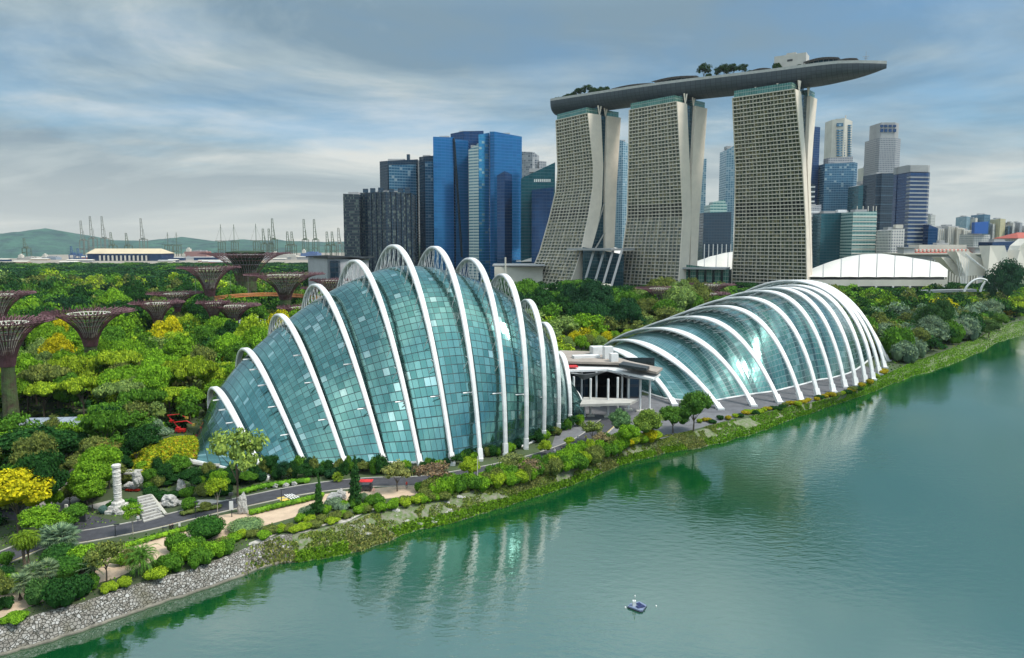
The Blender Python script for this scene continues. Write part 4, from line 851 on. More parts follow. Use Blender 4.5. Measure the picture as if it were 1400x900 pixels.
w = MB(); w.add([Vector((a.x-2, 1950, zw)), Vector((b_.x+2, 1950, zw)), Vector((b_.x-18, 1990, zr)), Vector((a.x+2, 1990, zr)), Vector((a.x-2, 2030, zw)), Vector((b_.x+2, 2030, zw))], [(0, 1, 2, 3), (5, 4, 3, 2), (4, 0, 3), (1, 5, 2)]); w.build('roof', mat('tan_roof', (.55, .45, .30), .8, noise=.15, nscale=.02), r)
w = MB(); 
for k in range(12): w.box((a.x+40+k*12, 1948, zw*.4), (4, 2, zw*.7))
w.build('loading_doors', CREAM, r); r.children[-1]['kind'] = 'stuff'; place(r)
for k, (u, v, wd_, c, lb) in enumerate([(70, 352, 26, (.25, .3, .36), 'long grey barge moored at the left of the quay'), (40, 356, 34, (.45, .42, .38), 'pale low jetty pontoon at the far left of the quay'), (262, 351, 30, (.5, .5, .5), 'white flat ship hull between the shed and the tall dark tree-shaped tower'), (425, 346, 28, (.10, .16, .32), 'dark blue ship among the cranes left of the city towers'), (270, 344, 36, (.35, .18, .16), 'rust-red ship in the row of cranes above the tree-shaped towers'), (390, 349, 40, (.50, .47, .42), 'cream cargo ship right of the tall dark tree-shaped tower')]):
    D = 2100; q = P(u, v, D); L_ = wd_*D/933; hm_ = mat('ship_hull', c, .7); r = empty('ship', (q.x, q.y, 0), 0, lb, 'ship'); zt = max(6, q.z)
    w = MB(); w.prism([(q.x-L_/2, D), (q.x+L_/2-10, D-8), (q.x+L_/2, D+4), (q.x+L_/2-10, D+16), (q.x-L_/2, D+12)], 0, zt); w.build('hull', hm_, r)
    w = MB(); w.box((q.x-L_*.35, D+4, zt+4), (L_*.14, 12, 9)); w.box((q.x-L_*.35, D+4, zt+10), (L_*.06, 6, 4)); w.build('bridge_house', CREAM, r)
    w = MB(); [w.box((q.x-L_*.15+i*L_*.11, D+4, zt+1.5), (L_*.09, 12, 3+(i*7 % 3)*1.5)) for i in range(5)]; w.build('deck_cargo', hm_ if k % 2 else GREYC, r); place(r)
for k in range(34):
    u = 5+rl.random()*465; D = rl.uniform(1660, 2300); q = P(u, 355, D); L_ = rl.uniform(20, 70); h = rl.uniform(3, 9); m = [CREAM, GREYC, BLUE2, REDROOF, SAND][k % 5]; nmm = ['cream', 'grey', 'blue', 'rust-red', 'tan'][k % 5]
    r = empty('quay_shed', (q.x, D, 0), 0, f'small {nmm} shed on the pale quay beyond the woodland', 'shed', f'small {nmm} sheds on the quay'); w = MB(); w.box((q.x, D, h/2), (L_, 14, h)); w.build('wall', m, r)
    w = MB(); w.add([Vector((q.x-L_/2-1, D-8, h+.02)), Vector((q.x+L_/2+1, D-8, h+.02)), Vector((q.x+L_/2+1, D, h+2)), Vector((q.x-L_/2-1, D, h+2)), Vector((q.x-L_/2-1, D+8, h+.02)), Vector((q.x+L_/2+1, D+8, h+.02))], [(0, 1, 2, 3), (5, 4, 3, 2), (0, 3, 4), (1, 5, 2)]); w.build('roof', CREAM if k % 3 else GREYC, r); place(r)
# white hall at the left of the city, behind the arches
r, fr = block('exhibition_hall', 'grey panelled hall with a thin flat roof left of the dark maze-patterned tower', 'building', [(421, 560, 353), (447, 545, 352), (490, 560, 356)], 40, mat('hall_panel', (.40, .40, .42), .6, noise=.15, nscale=.2), plant=0)
w = MB(); q0, q1, q2 = P(418, 350.5, 560), P(448, 349, 541), P(496, 354, 562); w.prism([(q0.x, q0.y), (q1.x, q1.y), (q2.x, q2.y), (q2.x, 610), (q0.x, 610)], P(440, 352.5, 550).z, [q0.z, q1.z, q2.z, q2.z, q0.z]); w.build('roof', DARK, r)
w = MB(); a = P(452, 356, 545); b_ = P(464, 385, 545); w.box(((a.x+b_.x)/2, 546, a.z/2), (b_.x-a.x, 6, a.z-1)); w.build('glazing', NAVY, r); place(r)
# ================================================================== CANOPY BUILDING between the domes
r = empty('canopy_building', G(835, 560, 0), 0, 'open two-level pavilion with folded white roof between the two glass domes', 'building')
def roofplate(name, px, z, th, m, parent):
    pl = [G(u, v, z) for u, v in px]; a = sum(pl[i].x*pl[(i+1) % len(pl)].y-pl[(i+1) % len(pl)].x*pl[i].y for i in range(len(pl)))
    if a < 0: pl = pl[::-1]
    w = MB(); w.prism([(p.x, p.y) for p in pl], z-th, z); w.add([Vector((p.x, p.y, z-th)) for p in pl], [tuple(reversed(range(len(pl))))]); return w.build(name, m, parent)
BROWNR = mat('brown_roof', (.34, .29, .25), .85, noise=.25, nscale=.2)
roofplate('lower_roof', [(768, 507), (830, 505), (893, 518), (903, 511), (868, 500), (800, 488), (760, 486)], 12.0, .6, WHITE, r)
roofplate('upper_roof', [(766, 494), (845, 496), (898, 509), (906, 503), (862, 494), (820, 481), (765, 479)], 13.6, .7, BROWNR, r)
roofplate('roof_edge', [(846, 498), (884, 504), (888, 501), (852, 494)], 14.6, .8, DARK, r)
w = MB(); e0 = [G(u, v, 11.4) for u, v in [(768, 507), (782, 511), (800, 512), (830, 508), (862, 516), (893, 520)]]; zz = [9.5, 11, 8.8, 11, 10.2, 11.2]
lo_ = [Vector((p.x, p.y+4, z)) for p, z in zip(e0, zz)]; w.grid([lo_, e0]); w.grid([e0, [p+Vector((0, .3, 0)) for p in e0]]); w.build('folded_soffit', GREYM, r)
for u, v in [(784, 566), (807, 569), (831, 570), (844, 567), (859, 561), (875, 563), (888, 562), (815, 556), (850, 552), (795, 553)]:
    p = G(u, v, 0); w = MB(); w.tube([p, p+Vector((0, 0, 11.5))], .34, 8); w.build('column', WHITE, r)
    w = MB(); w.box(p+Vector((0, 0, .25)), (2.4, 1.6, .5)); w.build('planter', CREAM, r)
roofplate('upper_floor', [(793, 553), (862, 551), (872, 546), (798, 543)], 5.2, .7, CONC, r)
for k in range(3):
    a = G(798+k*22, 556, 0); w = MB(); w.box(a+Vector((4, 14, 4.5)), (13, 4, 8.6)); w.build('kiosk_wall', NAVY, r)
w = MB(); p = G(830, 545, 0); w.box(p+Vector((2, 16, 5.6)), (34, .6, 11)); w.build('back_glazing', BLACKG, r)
for u, v, s_ in [(817, 484, (4.5, 4, 2.6)), (831, 490, (3, 2.4, 4)), (801, 489, (9, 3, .8)), (839, 494, (2.4, 2.4, 2.6))]:
    p = G(u, v, 13.6); w = MB(); w.box(p+Vector((0, 0, s_[2]/2)), s_, .2); w.build('roof_unit', WHITE if s_[2] != 6 else CREAM, r)
p = G(781, 501, 12.7); w = MB(); w.box(p, (4, 3, .3), .1); w.build('red_roof_hatch', RED, r)
place(r)

# ================================================================== TREE-SHAPED TOWERS
PURP = mat('maroon_steel', (.14, .06, .07), .6, noise=.4, nscale=.5); PALEF = mat('pale_funnel_rods', (.50, .49, .42), .6)
LIVEW = mat('planted_trunk', (.06, .10, .03), .95, noise=.8, nscale=.45, col2=(.055, .04, .025), bump=1, bscale=.6)
VERT = mat('planted_dark', (.02, .05, .015), .95, noise=.6, nscale=.5)
def supertree(u, v, hw_px, z, label, group, tall=False, seed=1):
    D = (HC-z)*933/(v-332); base = P(u, 400, D); R = hw_px*D/933; b = Vector((base.x, D, 0)); rg = random.Random(seed)
    r = empty('tree_tower', b, rg.random()*6, label, 'garden tower', group); r.rotation_euler[2] = 0
    neck = z*(.72 if not tall else .70); rn = R*.135 if not tall else R*.21; rb = rn*1.25
    w = MB(); pr = [(rb*1.15, 0), (rb, z*.12), (rn*1.05, neck*.6), (rn, neck*.9), (rn*1.08, neck)]; w.lathe(b, pr, 20, jit=.16, seed=seed); w.build('planted_trunk', LIVEW, r)
    def prof(t):   # outer branch: radius, height along t
        rad = rn*1.05+(R-rn*1.05)*(t**1.55); h = neck*.80+(z-neck*.80)*(1-(1-t)**1.75); return rad, h
    n = 38; w = MB()
    for k in range(n):
        a = 2*math.pi*k/n
        pts = []
        for i in range(9):
            t_ = i/8; rad, h = prof(t_); rad *= (1 if i < 8 else 1+.08*rg.random()); pts.append(b+Vector((rad*math.cos(a), rad*math.sin(a), h)))
        w.tube(pts, [.17-.007*i for i in range(9)], 4, cap=False)
        for sg in (-1, 1):      # forked twigs
            pts2 = []
            for i in range(4):
                t_ = .62+.38*i/3; rad, h = prof(t_); a2 = a+sg*(i/3)*(math.pi/n)*.9; pts2.append(b+Vector((rad*math.cos(a2), rad*math.sin(a2), h+.5*i/3)))
            w.tube(pts2, .13, 3, cap=False)
        for i in range(4):
            t_ = rg.uniform(.65, 1); rad, h = prof(t_); p = b+Vector((rad*math.cos(a), rad*math.sin(a), h)); w.tube([p, p+Vector((rg.uniform(-.6, .6), rg.uniform(-.6, .6), rg.uniform(.6, 1.7)))], .11, 3, cap=False)
    for t_ in (.1, .25, .4, .55, .68, .76, .84, .92, .98):
        rad, h = prof(t_); w.tube([b+Vector((rad*math.cos(2*math.pi*k/28), rad*math.sin(2*math.pi*k/28), h)) for k in range(29)], .10, 3, cap=False)
    w.build('branch_cage', PURP, r)
    w = MB(); n2 = 30
    for k in range(n2):
        a = 2*math.pi*k/n2; pts = []
        for i in range(6):
            t_ = i/5; rad = rn*.95+(R*.46-rn*.95)*t_**1.5; pts.append(b+Vector((rad*math.cos(a+.08*(i % 2)), rad*math.sin(a+.08*(i % 2)), neck*.95+(z*.985-neck*.95)*t_)))
        w.tube(pts, .17 if not tall else .12, 4, cap=False)
    for t_ in ((.25, .5, .75, 1) if not tall else (.5, 1)):
        rad = rn*.95+(R*.46-rn*.95)*t_**1.5; w.tube([b+Vector((rad*math.cos(2*math.pi*k/28), rad*math.sin(2*math.pi*k/28), neck*.95+(z*.985-neck*.95)*t_)) for k in range(29)], .16, 4, cap=False)
    w.build('inner_funnel', PALEF if not tall else GREYM, r)
    w = MB(); rows_ = []
    for t_ in (0, .5, 1): rad = (rn*.9+(R*.44-rn*.9)*t_**1.5); rows_.append([b+Vector((rad*math.cos(2*math.pi*k/24), rad*math.sin(2*math.pi*k/24), neck*.95+(z*.97-neck*.95)*t_)) for k in range(25)])
    if tall: w.grid(rows_)
    w.add([p+Vector((0, 0, -.6)) for p in rows_[2][:24]], [tuple(range(24))]); w.build('rim_planting', VERT if tall else mat('rim_planting', (.22, .27, .08), .95, noise=.6, nscale=.6, col2=(.06, .12, .03)), r)
    if tall:
        w = MB(); w.lathe(b+Vector((0, 0, z*.985)), [(R*.42, 0), (R*.43, 1.6), (R*.3, 2.4), (.01, 2.6)], 20, jit=.2, seed=4); w.build('rooftop_garden', VERT, r)
    place(r); return r, b
ST = [(338, 346.5, 58, 44.5, 'tallest tree-shaped garden tower with wide flared maroon crown and planted trunk', True),
 (287, 366, 40, 38, 'tree-shaped garden tower left of the tallest one, joined by the orange walkway', False),
 (390, 375, 52, 34, 'tree-shaped garden tower right of the tallest one, its crown edge overlapping the trunk', False),
 (452, 383, 27, 30, 'pale-rimmed small tree-shaped tower just left of the arch tops, below the grey hall', False),
 (318, 418, 36, 22, 'small pale tree-shaped tower in front of the foot of the tallest one', False),
 (291, 414, 22, 24, 'small tree-shaped tower rim half hidden left of the small pale one', False),
 (240, 401, 35, 24, 'tree-shaped tower behind and above another, left of the walkway end', False),
 (214, 414, 34, 24, 'slender small tree-shaped tower in the trees with a short visible trunk', False),
 (120, 427, 55, 28, 'wide tree-shaped tower with flat maroon crown standing alone in the left woodland', False),
 (4, 440, 58, 30, 'tree-shaped tower cut by the left edge with planted trunk beside white railings', False),
 (-6, 402, 46, 31, 'maroon tower crown tip showing at the left edge above the nearer tower', False),
 (410, 420, 30, 22, 'small tree-shaped tower partly hidden behind the third arch of the tall dome', False),
 (428, 394, 16, 21, 'tiny distant tree-shaped tower peeping right of the walkway', False),
 (903, 394, 33, 24, 'tree-shaped tower in the dark trees below the middle hotel tower', False),
 (970, 389, 33, 24, 'higher of two tree-shaped towers just above the long low dome', False),
 (966, 401, 31, 20, 'lower of two tree-shaped towers just above the long low dome', False)]
trunks = []
for k, s_ in enumerate(ST): r_o, b_ = supertree(*s_[:5], 'tree-shaped steel garden towers', s_[5], k+3); trunks.append(b_)
# orange walkway hung between the towers
r = empty('hanging_walkway', G(370, 440, 0), 0, 'curved orange walkway hanging between the tree-shaped towers', 'bridge')
D = 400; zc_ = 20.0; pts = [P(u, 411-3*math.sin((u-270)/190*math.pi*1.5), 372+45*math.sin((u-270)/190*math.pi)) for u in range(268, 466, 6)]
for p in pts: p.z = zc_
w = MB(); w.grid([[p+Vector((0, -1.3, 0)) for p in pts], [p+Vector((0, 1.3, 0)) for p in pts]]); w.grid([[p+Vector((0, -1.3, -.6)) for p in pts], [p+Vector((0, -1.3, 0)) for p in pts]]); w.build('deck', WOODRED, r)
for dz in (.6, 1.3): 
    for dy in (-1.35, 1.35): w = MB(); w.tube([p+Vector((0, dy, dz)) for p in pts], .13, 4); w.build('handrail', WOODRED, r)
for k in range(0, len(pts), 4): w = MB(); w.tube([pts[k], pts[k]+Vector((0, 0, 13))], .06, 3); w.build('hanger', GREYM, r)
place(r)
# white upright slat screen at the foot of the towers
r = empty('slat_screen', G(350, 470, 0), 0, 'screen of uneven white upright slats at the foot of the tallest tree-shaped tower', 'screen')
rg = random.Random(2)
for k in range(30):
    u = 326+k*1.6; zt = 12.5+3.5*rg.random()+(2 if k > 12 else 0); p = P(u, 400, 318+3*math.sin(k)); w = MB(); w.box((p.x, p.y, zt/2), (.38, .3, zt)); w.build('slat', WHITE, r)
place(r)

# ================================================================== VEGETATION
def leaf_cloud(lobes, n, ls, seed, flat=.45, up=.35):
    """n leaf quads spread over a set of lobes (centre, radii)"""
    g = np.random.default_rng(seed); lb = np.array(lobes); vol = lb[:, 3]*lb[:, 4]; k = g.choice(len(lb), n, p=vol/vol.sum())
    d = g.normal(size=(n, 3)); d[:, 2] = np.abs(d[:, 2])*.9+d[:, 2]*.35; d /= np.linalg.norm(d, axis=1)[:, None]
    rr = (.66+.42*g.random(n)**.9)[:, None]; c = lb[k, :3]+d*rr*lb[k][:, [3, 3, 4]]
    nn = d+g.normal(size=(n, 3))*.65; nn[:, 2] += up; nn /= np.linalg.norm(nn, axis=1)[:, None]
    a = np.cross(nn, g.normal(size=(n, 3))); a /= np.linalg.norm(a, axis=1)[:, None]; b = np.cross(nn, a)
    s1 = (ls*(.6+.8*g.random(n)))[:, None]; s2 = s1*(.5+.4*g.random(n)[:, None])
    v = np.stack([c-a*s1, c-b*s2+nn*s1*.12, c+a*s1, c+b*s2+nn*s1*.12], 1).reshape(-1, 3)
    return v
def core_blobs(lobes, k=.74, n=7, seed=0):
    vs_ = []; fs = []; g = np.random.default_rng(seed)
    for (x, y, z, r1, r2) in lobes:
        b0 = len(vs_); m = n
        for i in range(m):
            ph = math.pi*(i+.5)/m
            for j in range(m+2):
                th = 2*math.pi*j/(m+2); q = k*(.85+.25*g.random()); vs_.append((x+r1*q*math.sin(ph)*math.cos(th), y+r1*q*math.sin(ph)*math.sin(th), z+r2*q*math.cos(ph)))
        for i in range(m-1):
            for j in range(m+2): fs.append((b0+i*(m+2)+j, b0+i*(m+2)+(j+1) % (m+2), b0+(i+1)*(m+2)+(j+1) % (m+2), b0+(i+1)*(m+2)+j))
    return vs_, fs
def np_mesh(name, v, m, extra=None, tint=None):
    nq = len(v)//4; me = bpy.data.meshes.new(name); ev, ef = extra if extra else ([], [])
    if not ev:
        me.vertices.add(len(v)); me.vertices.foreach_set('co', v.astype(np.float32).ravel()); me.loops.add(nq*4); me.loops.foreach_set('vertex_index', np.arange(nq*4, dtype=np.int32)); me.polygons.add(nq); me.polygons.foreach_set('loop_start', np.arange(0, nq*4, 4, dtype=np.int32)); me.update(calc_edges=True)
    else: me.from_pydata([tuple(q) for q in v]+[tuple(q) for q in ev], [], [(4*i, 4*i+1, 4*i+2, 4*i+3) for i in range(nq)]+[tuple(a+len(v) for a in f) for f in ef])
    if tint is not None:
        at = me.color_attributes.new('tint', 'FLOAT_COLOR', 'POINT'); at.data.foreach_set('color', tint.astype(np.float32).ravel())
    me.materials.append(m); me.update(); return me
def lobes_round(rg, n=9, fl=.75, spread=.62):
    L_ = [(0, 0, fl*.95, .66, fl*.6)]
    for k in range(n):
        a = 2.4*k+rg.random(); q = spread*(.75+.4*rg.random()); s = .34+.16*rg.random(); L_.append((q*math.cos(a), q*math.sin(a), fl*(.55+.75*rg.random()), s, s*.75))
    for k in range(3): a = rg.random()*6.3; L_.append((.25*math.cos(a), .25*math.sin(a), fl*(1.35+.2*rg.random()), .36, .26))
    return L_
def lobes_umb(rg):
    L_ = []
    for k in range(15):
        a = 2.4*k; q = .85*math.sqrt((k+.5)/15)*(.85+.3*rg.random()); s = .26+.12*rg.random(); L_.append((q*math.cos(a), q*math.sin(a), .62+.12*rg.random()-.12*q, s, s*.42))
    return L_
def lobes_con(rg):
    L_ = []
    for k in range(11):
        z = .12+k*.17; s = .52*(1-k/12.5)+.06
        for j in range(3 if k < 8 else 1): a = k*1.1+j*2.1; q = s*.42; L_.append((q*math.cos(a), q*math.sin(a), z, s*.62, .17))
    return L_
def lobes_bush(rg):
    return [(.5*math.cos(a), .5*math.sin(a), .28+.2*rg.random(), .42, .38) for a in [rg.random()*6.3 for _ in range(6)]]+[(0, 0, .42, .55, .45)]
def lobes_ball(rg): return [(0, 0, .45, .95, .52)]
PROTO = {}
def proto(kind, var, n, ls, lobef, core=.74, flat=.5):
    rg = random.Random(var*13+len(kind)); lb = lobef(rg); v = leaf_cloud(lb, n, ls, var+77)
    PROTO.setdefault(kind, []).append(np_mesh('crown', v, FOL, core_blobs(lb, core, 6, var)))
for i in range(5): proto('round', i, 5200, .044, lobes_round)
for i in range(3): proto('umbrella', i, 4200, .047, lobes_umb, .8)
for i in range(2): proto('loose', i, 1300, .065, lambda rg: lobes_round(rg, 11, .85, .75), .45)
for i in range(2): proto('conifer', i, 2600, .05, lobes_con, .7)
for i in range(3): proto('bush', i, 2200, .06, lobes_bush, .85)
proto('ball', 0, 3200, .045, lobes_ball, .93)
proto('feathery', 0, 4200, .034, lambda rg: lobes_round(rg, 10, .7, .6), .5)
def trunk_mesh(seed, h=1.0, m=BARK, limbs=5, r=.035):
    rg = random.Random(seed); w = MB(); w.tube([(0, 0, 0), (.01, .02, h*.5), (0, 0, h)], [r*1.5, r, r*.7], 7)
    for k in range(limbs):
        a = 2.4*k+rg.random(); q = .45+.25*rg.random(); w.tube([(0, 0, h*.55), (q*.4*math.cos(a), q*.4*math.sin(a), h*.95), (q*math.cos(a), q*math.sin(a), h*1.25)], [r*.6, r*.4, r*.15], 5)
    o = w.build('trunk', m); me = o.data; bpy.data.objects.remove(o); return me
TRK = [trunk_mesh(i) for i in range(3)]; TRKP = [trunk_mesh(9, m=PALE_BARK, r=.028)]
def hash01(*a): return (math.sin(sum(q*(12.9898+7.13*i) for i, q in enumerate(a)))*43758.5453) % 1
def veg(kind, p, R, H, col, label, cat='tree', name=None, group=None, trunk=.35, rz=None, pale=False, crown_h=None):
    """p base, R crown radius, H total height; trunk = share of H below the crown"""
    names = {'round': 'broadleaf_tree', 'umbrella': 'spreading_tree', 'loose': 'young_tree', 'conifer': 'conifer', 'bush': 'shrub', 'ball': 'clipped_shrub', 'feathery': 'feathery_tree'}
    ht = {'round': 1.25, 'umbrella': .95, 'loose': 1.45, 'conifer': 2.1, 'bush': .88, 'ball': .97, 'feathery': 1.2}[kind]
    h = hash01(p[0], p[1]); rz = h*6.28 if rz is None else rz
    root = empty(name or names[kind], p, rz, label, cat, group)
    me = PROTO[kind][int(h*997) % len(PROTO[kind])]; c = bpy.data.objects.new('crown', me); COL.objects.link(c); c.parent = root
    zb = H*trunk; c.location = (0, 0, zb); c.scale = (R, R, (H-zb)/ht); c.color = (*col, 1)
    if trunk > .02:
        tm = (TRKP if pale else TRK); t_ = bpy.data.objects.new('trunk', tm[int(h*31) % len(tm)]); COL.objects.link(t_); t_.parent = root; t_.scale = (R, R, zb+(H-zb)*.35)
    return root
def palm_mesh(seed, nf=34, L_=1.0, droop=.9, leaf=.20, fan=False):
    rg = random.Random(seed); vs_ = []; fs = []
    for k in range(nf):
        a = 2.4*k; el = 1.25-1.75*(k/nf); d = Vector((math.cos(a), math.sin(a), 0)); side = Vector((-d.y, d.x, 0)); p = Vector((0, 0, 0)); l = L_*(.85+.3*rg.random()); pts = [p.copy()]; e = el
        for i in range(9): p = p+(d*math.cos(e)+Vector((0, 0, math.sin(e))))*l/9; e -= droop/9*(1+i*.25); pts.append(p.copy())
        if fan:
            c = pts[4]; dr = (pts[4]-pts[3]).normalized()
            for j in range(11):
                an = -1.4+2.8*j/10; q = dr*math.cos(an)+side*math.sin(an); b0 = len(vs_); tip = c+q*leaf*1.9+Vector((0, 0, -.05)); s2 = q.cross(Vector((0, 0, 1))).normalized()*.028; vs_ += [c, c+q*leaf+s2, tip, c+q*leaf-s2]; fs.append((b0, b0+1, b0+2, b0+3))
        else:
            for i in range(1, 10):
                for j in range(2):
                    for sg in (-1, 1):
                        c = pts[i].lerp(pts[i-1], j*.5); tg = (pts[i]-pts[i-1]).normalized(); q = (side*sg*.85+tg*.6+Vector((0, 0, -.35))).normalized(); ll = leaf*(1-.55*abs(i/9-.45)); b0 = len(vs_); vs_ += [c-tg*.014, c+q*ll*.5+tg*.022, c+q*ll, c+q*ll*.5-tg*.022]; fs.append((b0, b0+1, b0+2, b0+3))
    me = bpy.data.meshes.new('fronds'); me.from_pydata([tuple(v) for v in vs_], [], fs); me.materials.append(FOL); return me
PALM = palm_mesh(1, 34, 1.05, 1.05, .20); FANP = palm_mesh(2, 30, .85, .7, .22, True); WEEP = palm_mesh(5, 46, 1.0, 2.0, .24); SPK = palm_mesh(8, 36, .95, .25, .10)
def palm(p, R, H, col, label, me=PALM, n=1, group=None, name='palm'):
    root = empty(name, p, hash01(p[0], p[1])*6, label, 'palm', group)
    for k in range(n):
        dx = (k-(n-1)/2)*R*.35; c = bpy.data.objects.new('fronds', me); COL.objects.link(c); c.parent = root; c.location = (dx, 0, H-(.0 if k == 0 else .4)); c.scale = (R,)*3; c.color = (*col, 1); c.rotation_euler = (0, 0, k*1.3)
        w = MB(); w.tube([(dx*.6, 0, 0), (dx*.8, .1, H*.5), (dx, 0, H)], [.34, .24, .2], 7); w.build('trunk', BARK, root)
    return root
# colours (albedo)
LIME = (.30, .42, .035); YEL = (.50, .46, .02); MID = (.095, .22, .03); DK = (.028, .09, .026); DKB = (.024, .075, .036); OLV = (.17, .21, .06); SIL = (.20, .29, .20); ORG = (.40, .15, .03); BRT = (.18, .35, .03); PGR = (.22, .32, .10)
CN = {LIME: 'lime green', YEL: 'golden yellow', MID: 'mid green', DK: 'dark green', DKB: 'blue-green', OLV: 'olive', SIL: 'silvery green', ORG: 'orange-tinged', BRT: 'bright green', PGR: 'pale green'}

# ---- forest: sampled on the ground in world space
foot1 = [(q[0], q[1]) for q in CF]+[(q[2], q[3]) for q in reversed(CF)]+[(-86, 180), (-80, 158)]
foot2 = [(q[0], q[1]) for q in FD]+[(q[2], q[3]) for q in reversed(FD)]+[(34, 288), (46, 238)]
def inside(p, poly):
    x, y = p[0], p[1]; c = False; n = len(poly)
    for i in range(n):
        x1, y1 = poly[i]; x2, y2 = poly[i-1]
        if (y1 > y) != (y2 > y) and x < (x2-x1)*(y-y1)/(y2-y1)+x1: c = not c
    return c
def near_poly(p, poly, m):
    if inside(p, poly): return True
    for i in range(len(poly)):
        a = Vector(poly[i]); b = Vector(poly[i-1]); q = Vector((p[0], p[1])); d = b-a; t = max(0, min(1, (q-a).dot(d)/max(1e-6, d.length_squared)))
        if (a+d*t-q).length < m: return True
    return False
px_clear = [[(130, 470), (260, 468), (260, 480), (130, 482)], [(-60, 745), (130, 700), (330, 640), (330, 760), (200, 800), (-60, 900)], [(150, 640), (420, 640), (560, 640), (820, 560), (820, 700), (400, 740), (140, 750)], [(760, 478), (1000, 470), (1000, 600), (760, 600)], [(62, 655), (85, 640), (120, 645), (118, 690), (62, 700)], [(-60, 578), (160, 574), (165, 606), (100, 618), (-60, 622)], [(205, 605), (258, 590), (290, 640), (250, 655), (200, 645)], [(15, 478), (55, 490), (60, 528), (10, 524)]]
def blocked(p, R):
    u, v = proj(p)
    if u > -30 and u < 1430 and v > fv(TOPE, u)-(14 if u < 1205 else 5): return True
    if 600 < u < 1200 and v > 535: return True
    for poly in px_clear:
        if inside((u, v), poly): return True
    if near_poly(p, foot1, R*.8+1) or near_poly(p, foot2, R*.6+2): return True
    for b in trunks:
        if (Vector((p[0], p[1], 0))-b).length < R*.7+2.5: return True
    return False
def zone(u, v, h, h2):
    """kind, colour, R, H from where the tree stands in the garden"""
    big = 1.0
    if u < 500:
        if v > 640: return ('round', [MID, DK, BRT, OLV][int(h*4)], 3.2+2*h2, 6+3*h2)
        if v > 585: return (['round', 'loose', 'umbrella'][int(h2*3)], [MID, OLV, DK, BRT, PGR, MID][int(h*6)], 3.6+2*h2, 7+4*h2)
        if v > 525: return (['round', 'round', 'umbrella'][int(h2*3)], [BRT, LIME, MID, PGR, BRT, OLV][int(h*6)], 4.6+2.4*h2, 9+4*h2)
        if v > 490: return ('round', [LIME, BRT, MID, MID, YEL, PGR, BRT, DK][int(h*8)], 5.2+2.5*h2, 10+5*h2)
        if v > 455: return ('round', [BRT, MID, MID, DK, LIME, OLV, MID][int(h*7)] if u > 190 else [MID, DK, DKB, DK, BRT, MID][int(h*6)], 5.5+3*h2, 10+6*h2)
        if v > 420: return ('round', [MID, DK, DK, BRT, OLV, DKB, MID][int(h*7)], 6+3.5*h2, 10+6*h2)
        if v > 395: return ('round', [OLV, DK, MID, DK, LIME, OLV, PGR][int(h*7)], 7+4*h2, 11+6*h2)
        return (['round', 'umbrella'][int(h2*2)], [DK, DKB, DK, DKB, MID, DKB][int(h*6)], 8.5+5*h2, 12+6*h2)
    if u < 1150:
        if v > 455: return (['round', 'loose'][int(h2*2)], [LIME, PGR, BRT, YEL, OLV, PGR][int(h*6)], 4.5+2.5*h2, 8+4*h2)
        if v > 432: return ('round', [DK, DK, MID, DKB][int(h*4)] if u < 860 else [PGR, OLV, MID][int(h*3)], 7+2.5*h2, 15+4*h2)
        return ('umbrella', [DK, DK, MID, DKB][int(h*4)], 9+3*h2, 10+3*h2)
    if v > 440: return (['round', 'feathery', 'bush'][int(h2*3)], [MID, DK, SIL, OLV, DK, SIL][int(h*6)], 5+2.5*h2, 8+4*h2)
    if v > 408: return ('round', [MID, BRT, DK, LIME, OLV, DK][int(h*6)], 5+3*h2, (7+3*h2)*(1 if v < 425 else 1.35))
    return ('umbrella', DK if h < .8 else DKB, 8+3*h2, 8+2.5*h2)
cands = []; grid_ = {}
def try_add(p, R, sp):
    gx, gy = int(p[0]//12), int(p[1]//12)
    for i in range(-2, 3):
        for j in range(-2, 3):
            for (q, r2) in grid_.get((gx+i, gy+j), []):
                if (q[0]-p[0])**2+(q[1]-p[1])**2 < ((R+r2)*sp)**2: return False
    grid_.setdefault((gx, gy), []).append((p, R)); return True
rg = random.Random(11)
for _ in range(52000):
    k = rg.random(); D = 118+(690-118)*k**.62; u = rg.uniform(-70, 1430); p = ((u-700)/933*D, D, 0); uu, v = proj(p)
    if 500 <= u < 660 and v > 430: continue
    if u > 1040 and u < 1110 and v > 440: continue
    if 1150 < u and v < 399: continue
    if 500 < u < 1150 and v < 405: continue
    z_ = zone(u, v, hash01(p[0]*.3, p[1]*.7), hash01(p[0]*.9, p[1]*.2, 3)); hv = .75+.6*hash01(p[0]*1.7, p[1]*1.1, 9); z_ = (z_[0], z_[1], z_[2]*(.82 if u < 500 else 1)*(.7+.45*hv-.1), z_[3]*hv*1.12); R = z_[2]
    if blocked(p, R): continue
    if not try_add(p, R, .58): continue
    cands.append((R*933/D, p, z_))
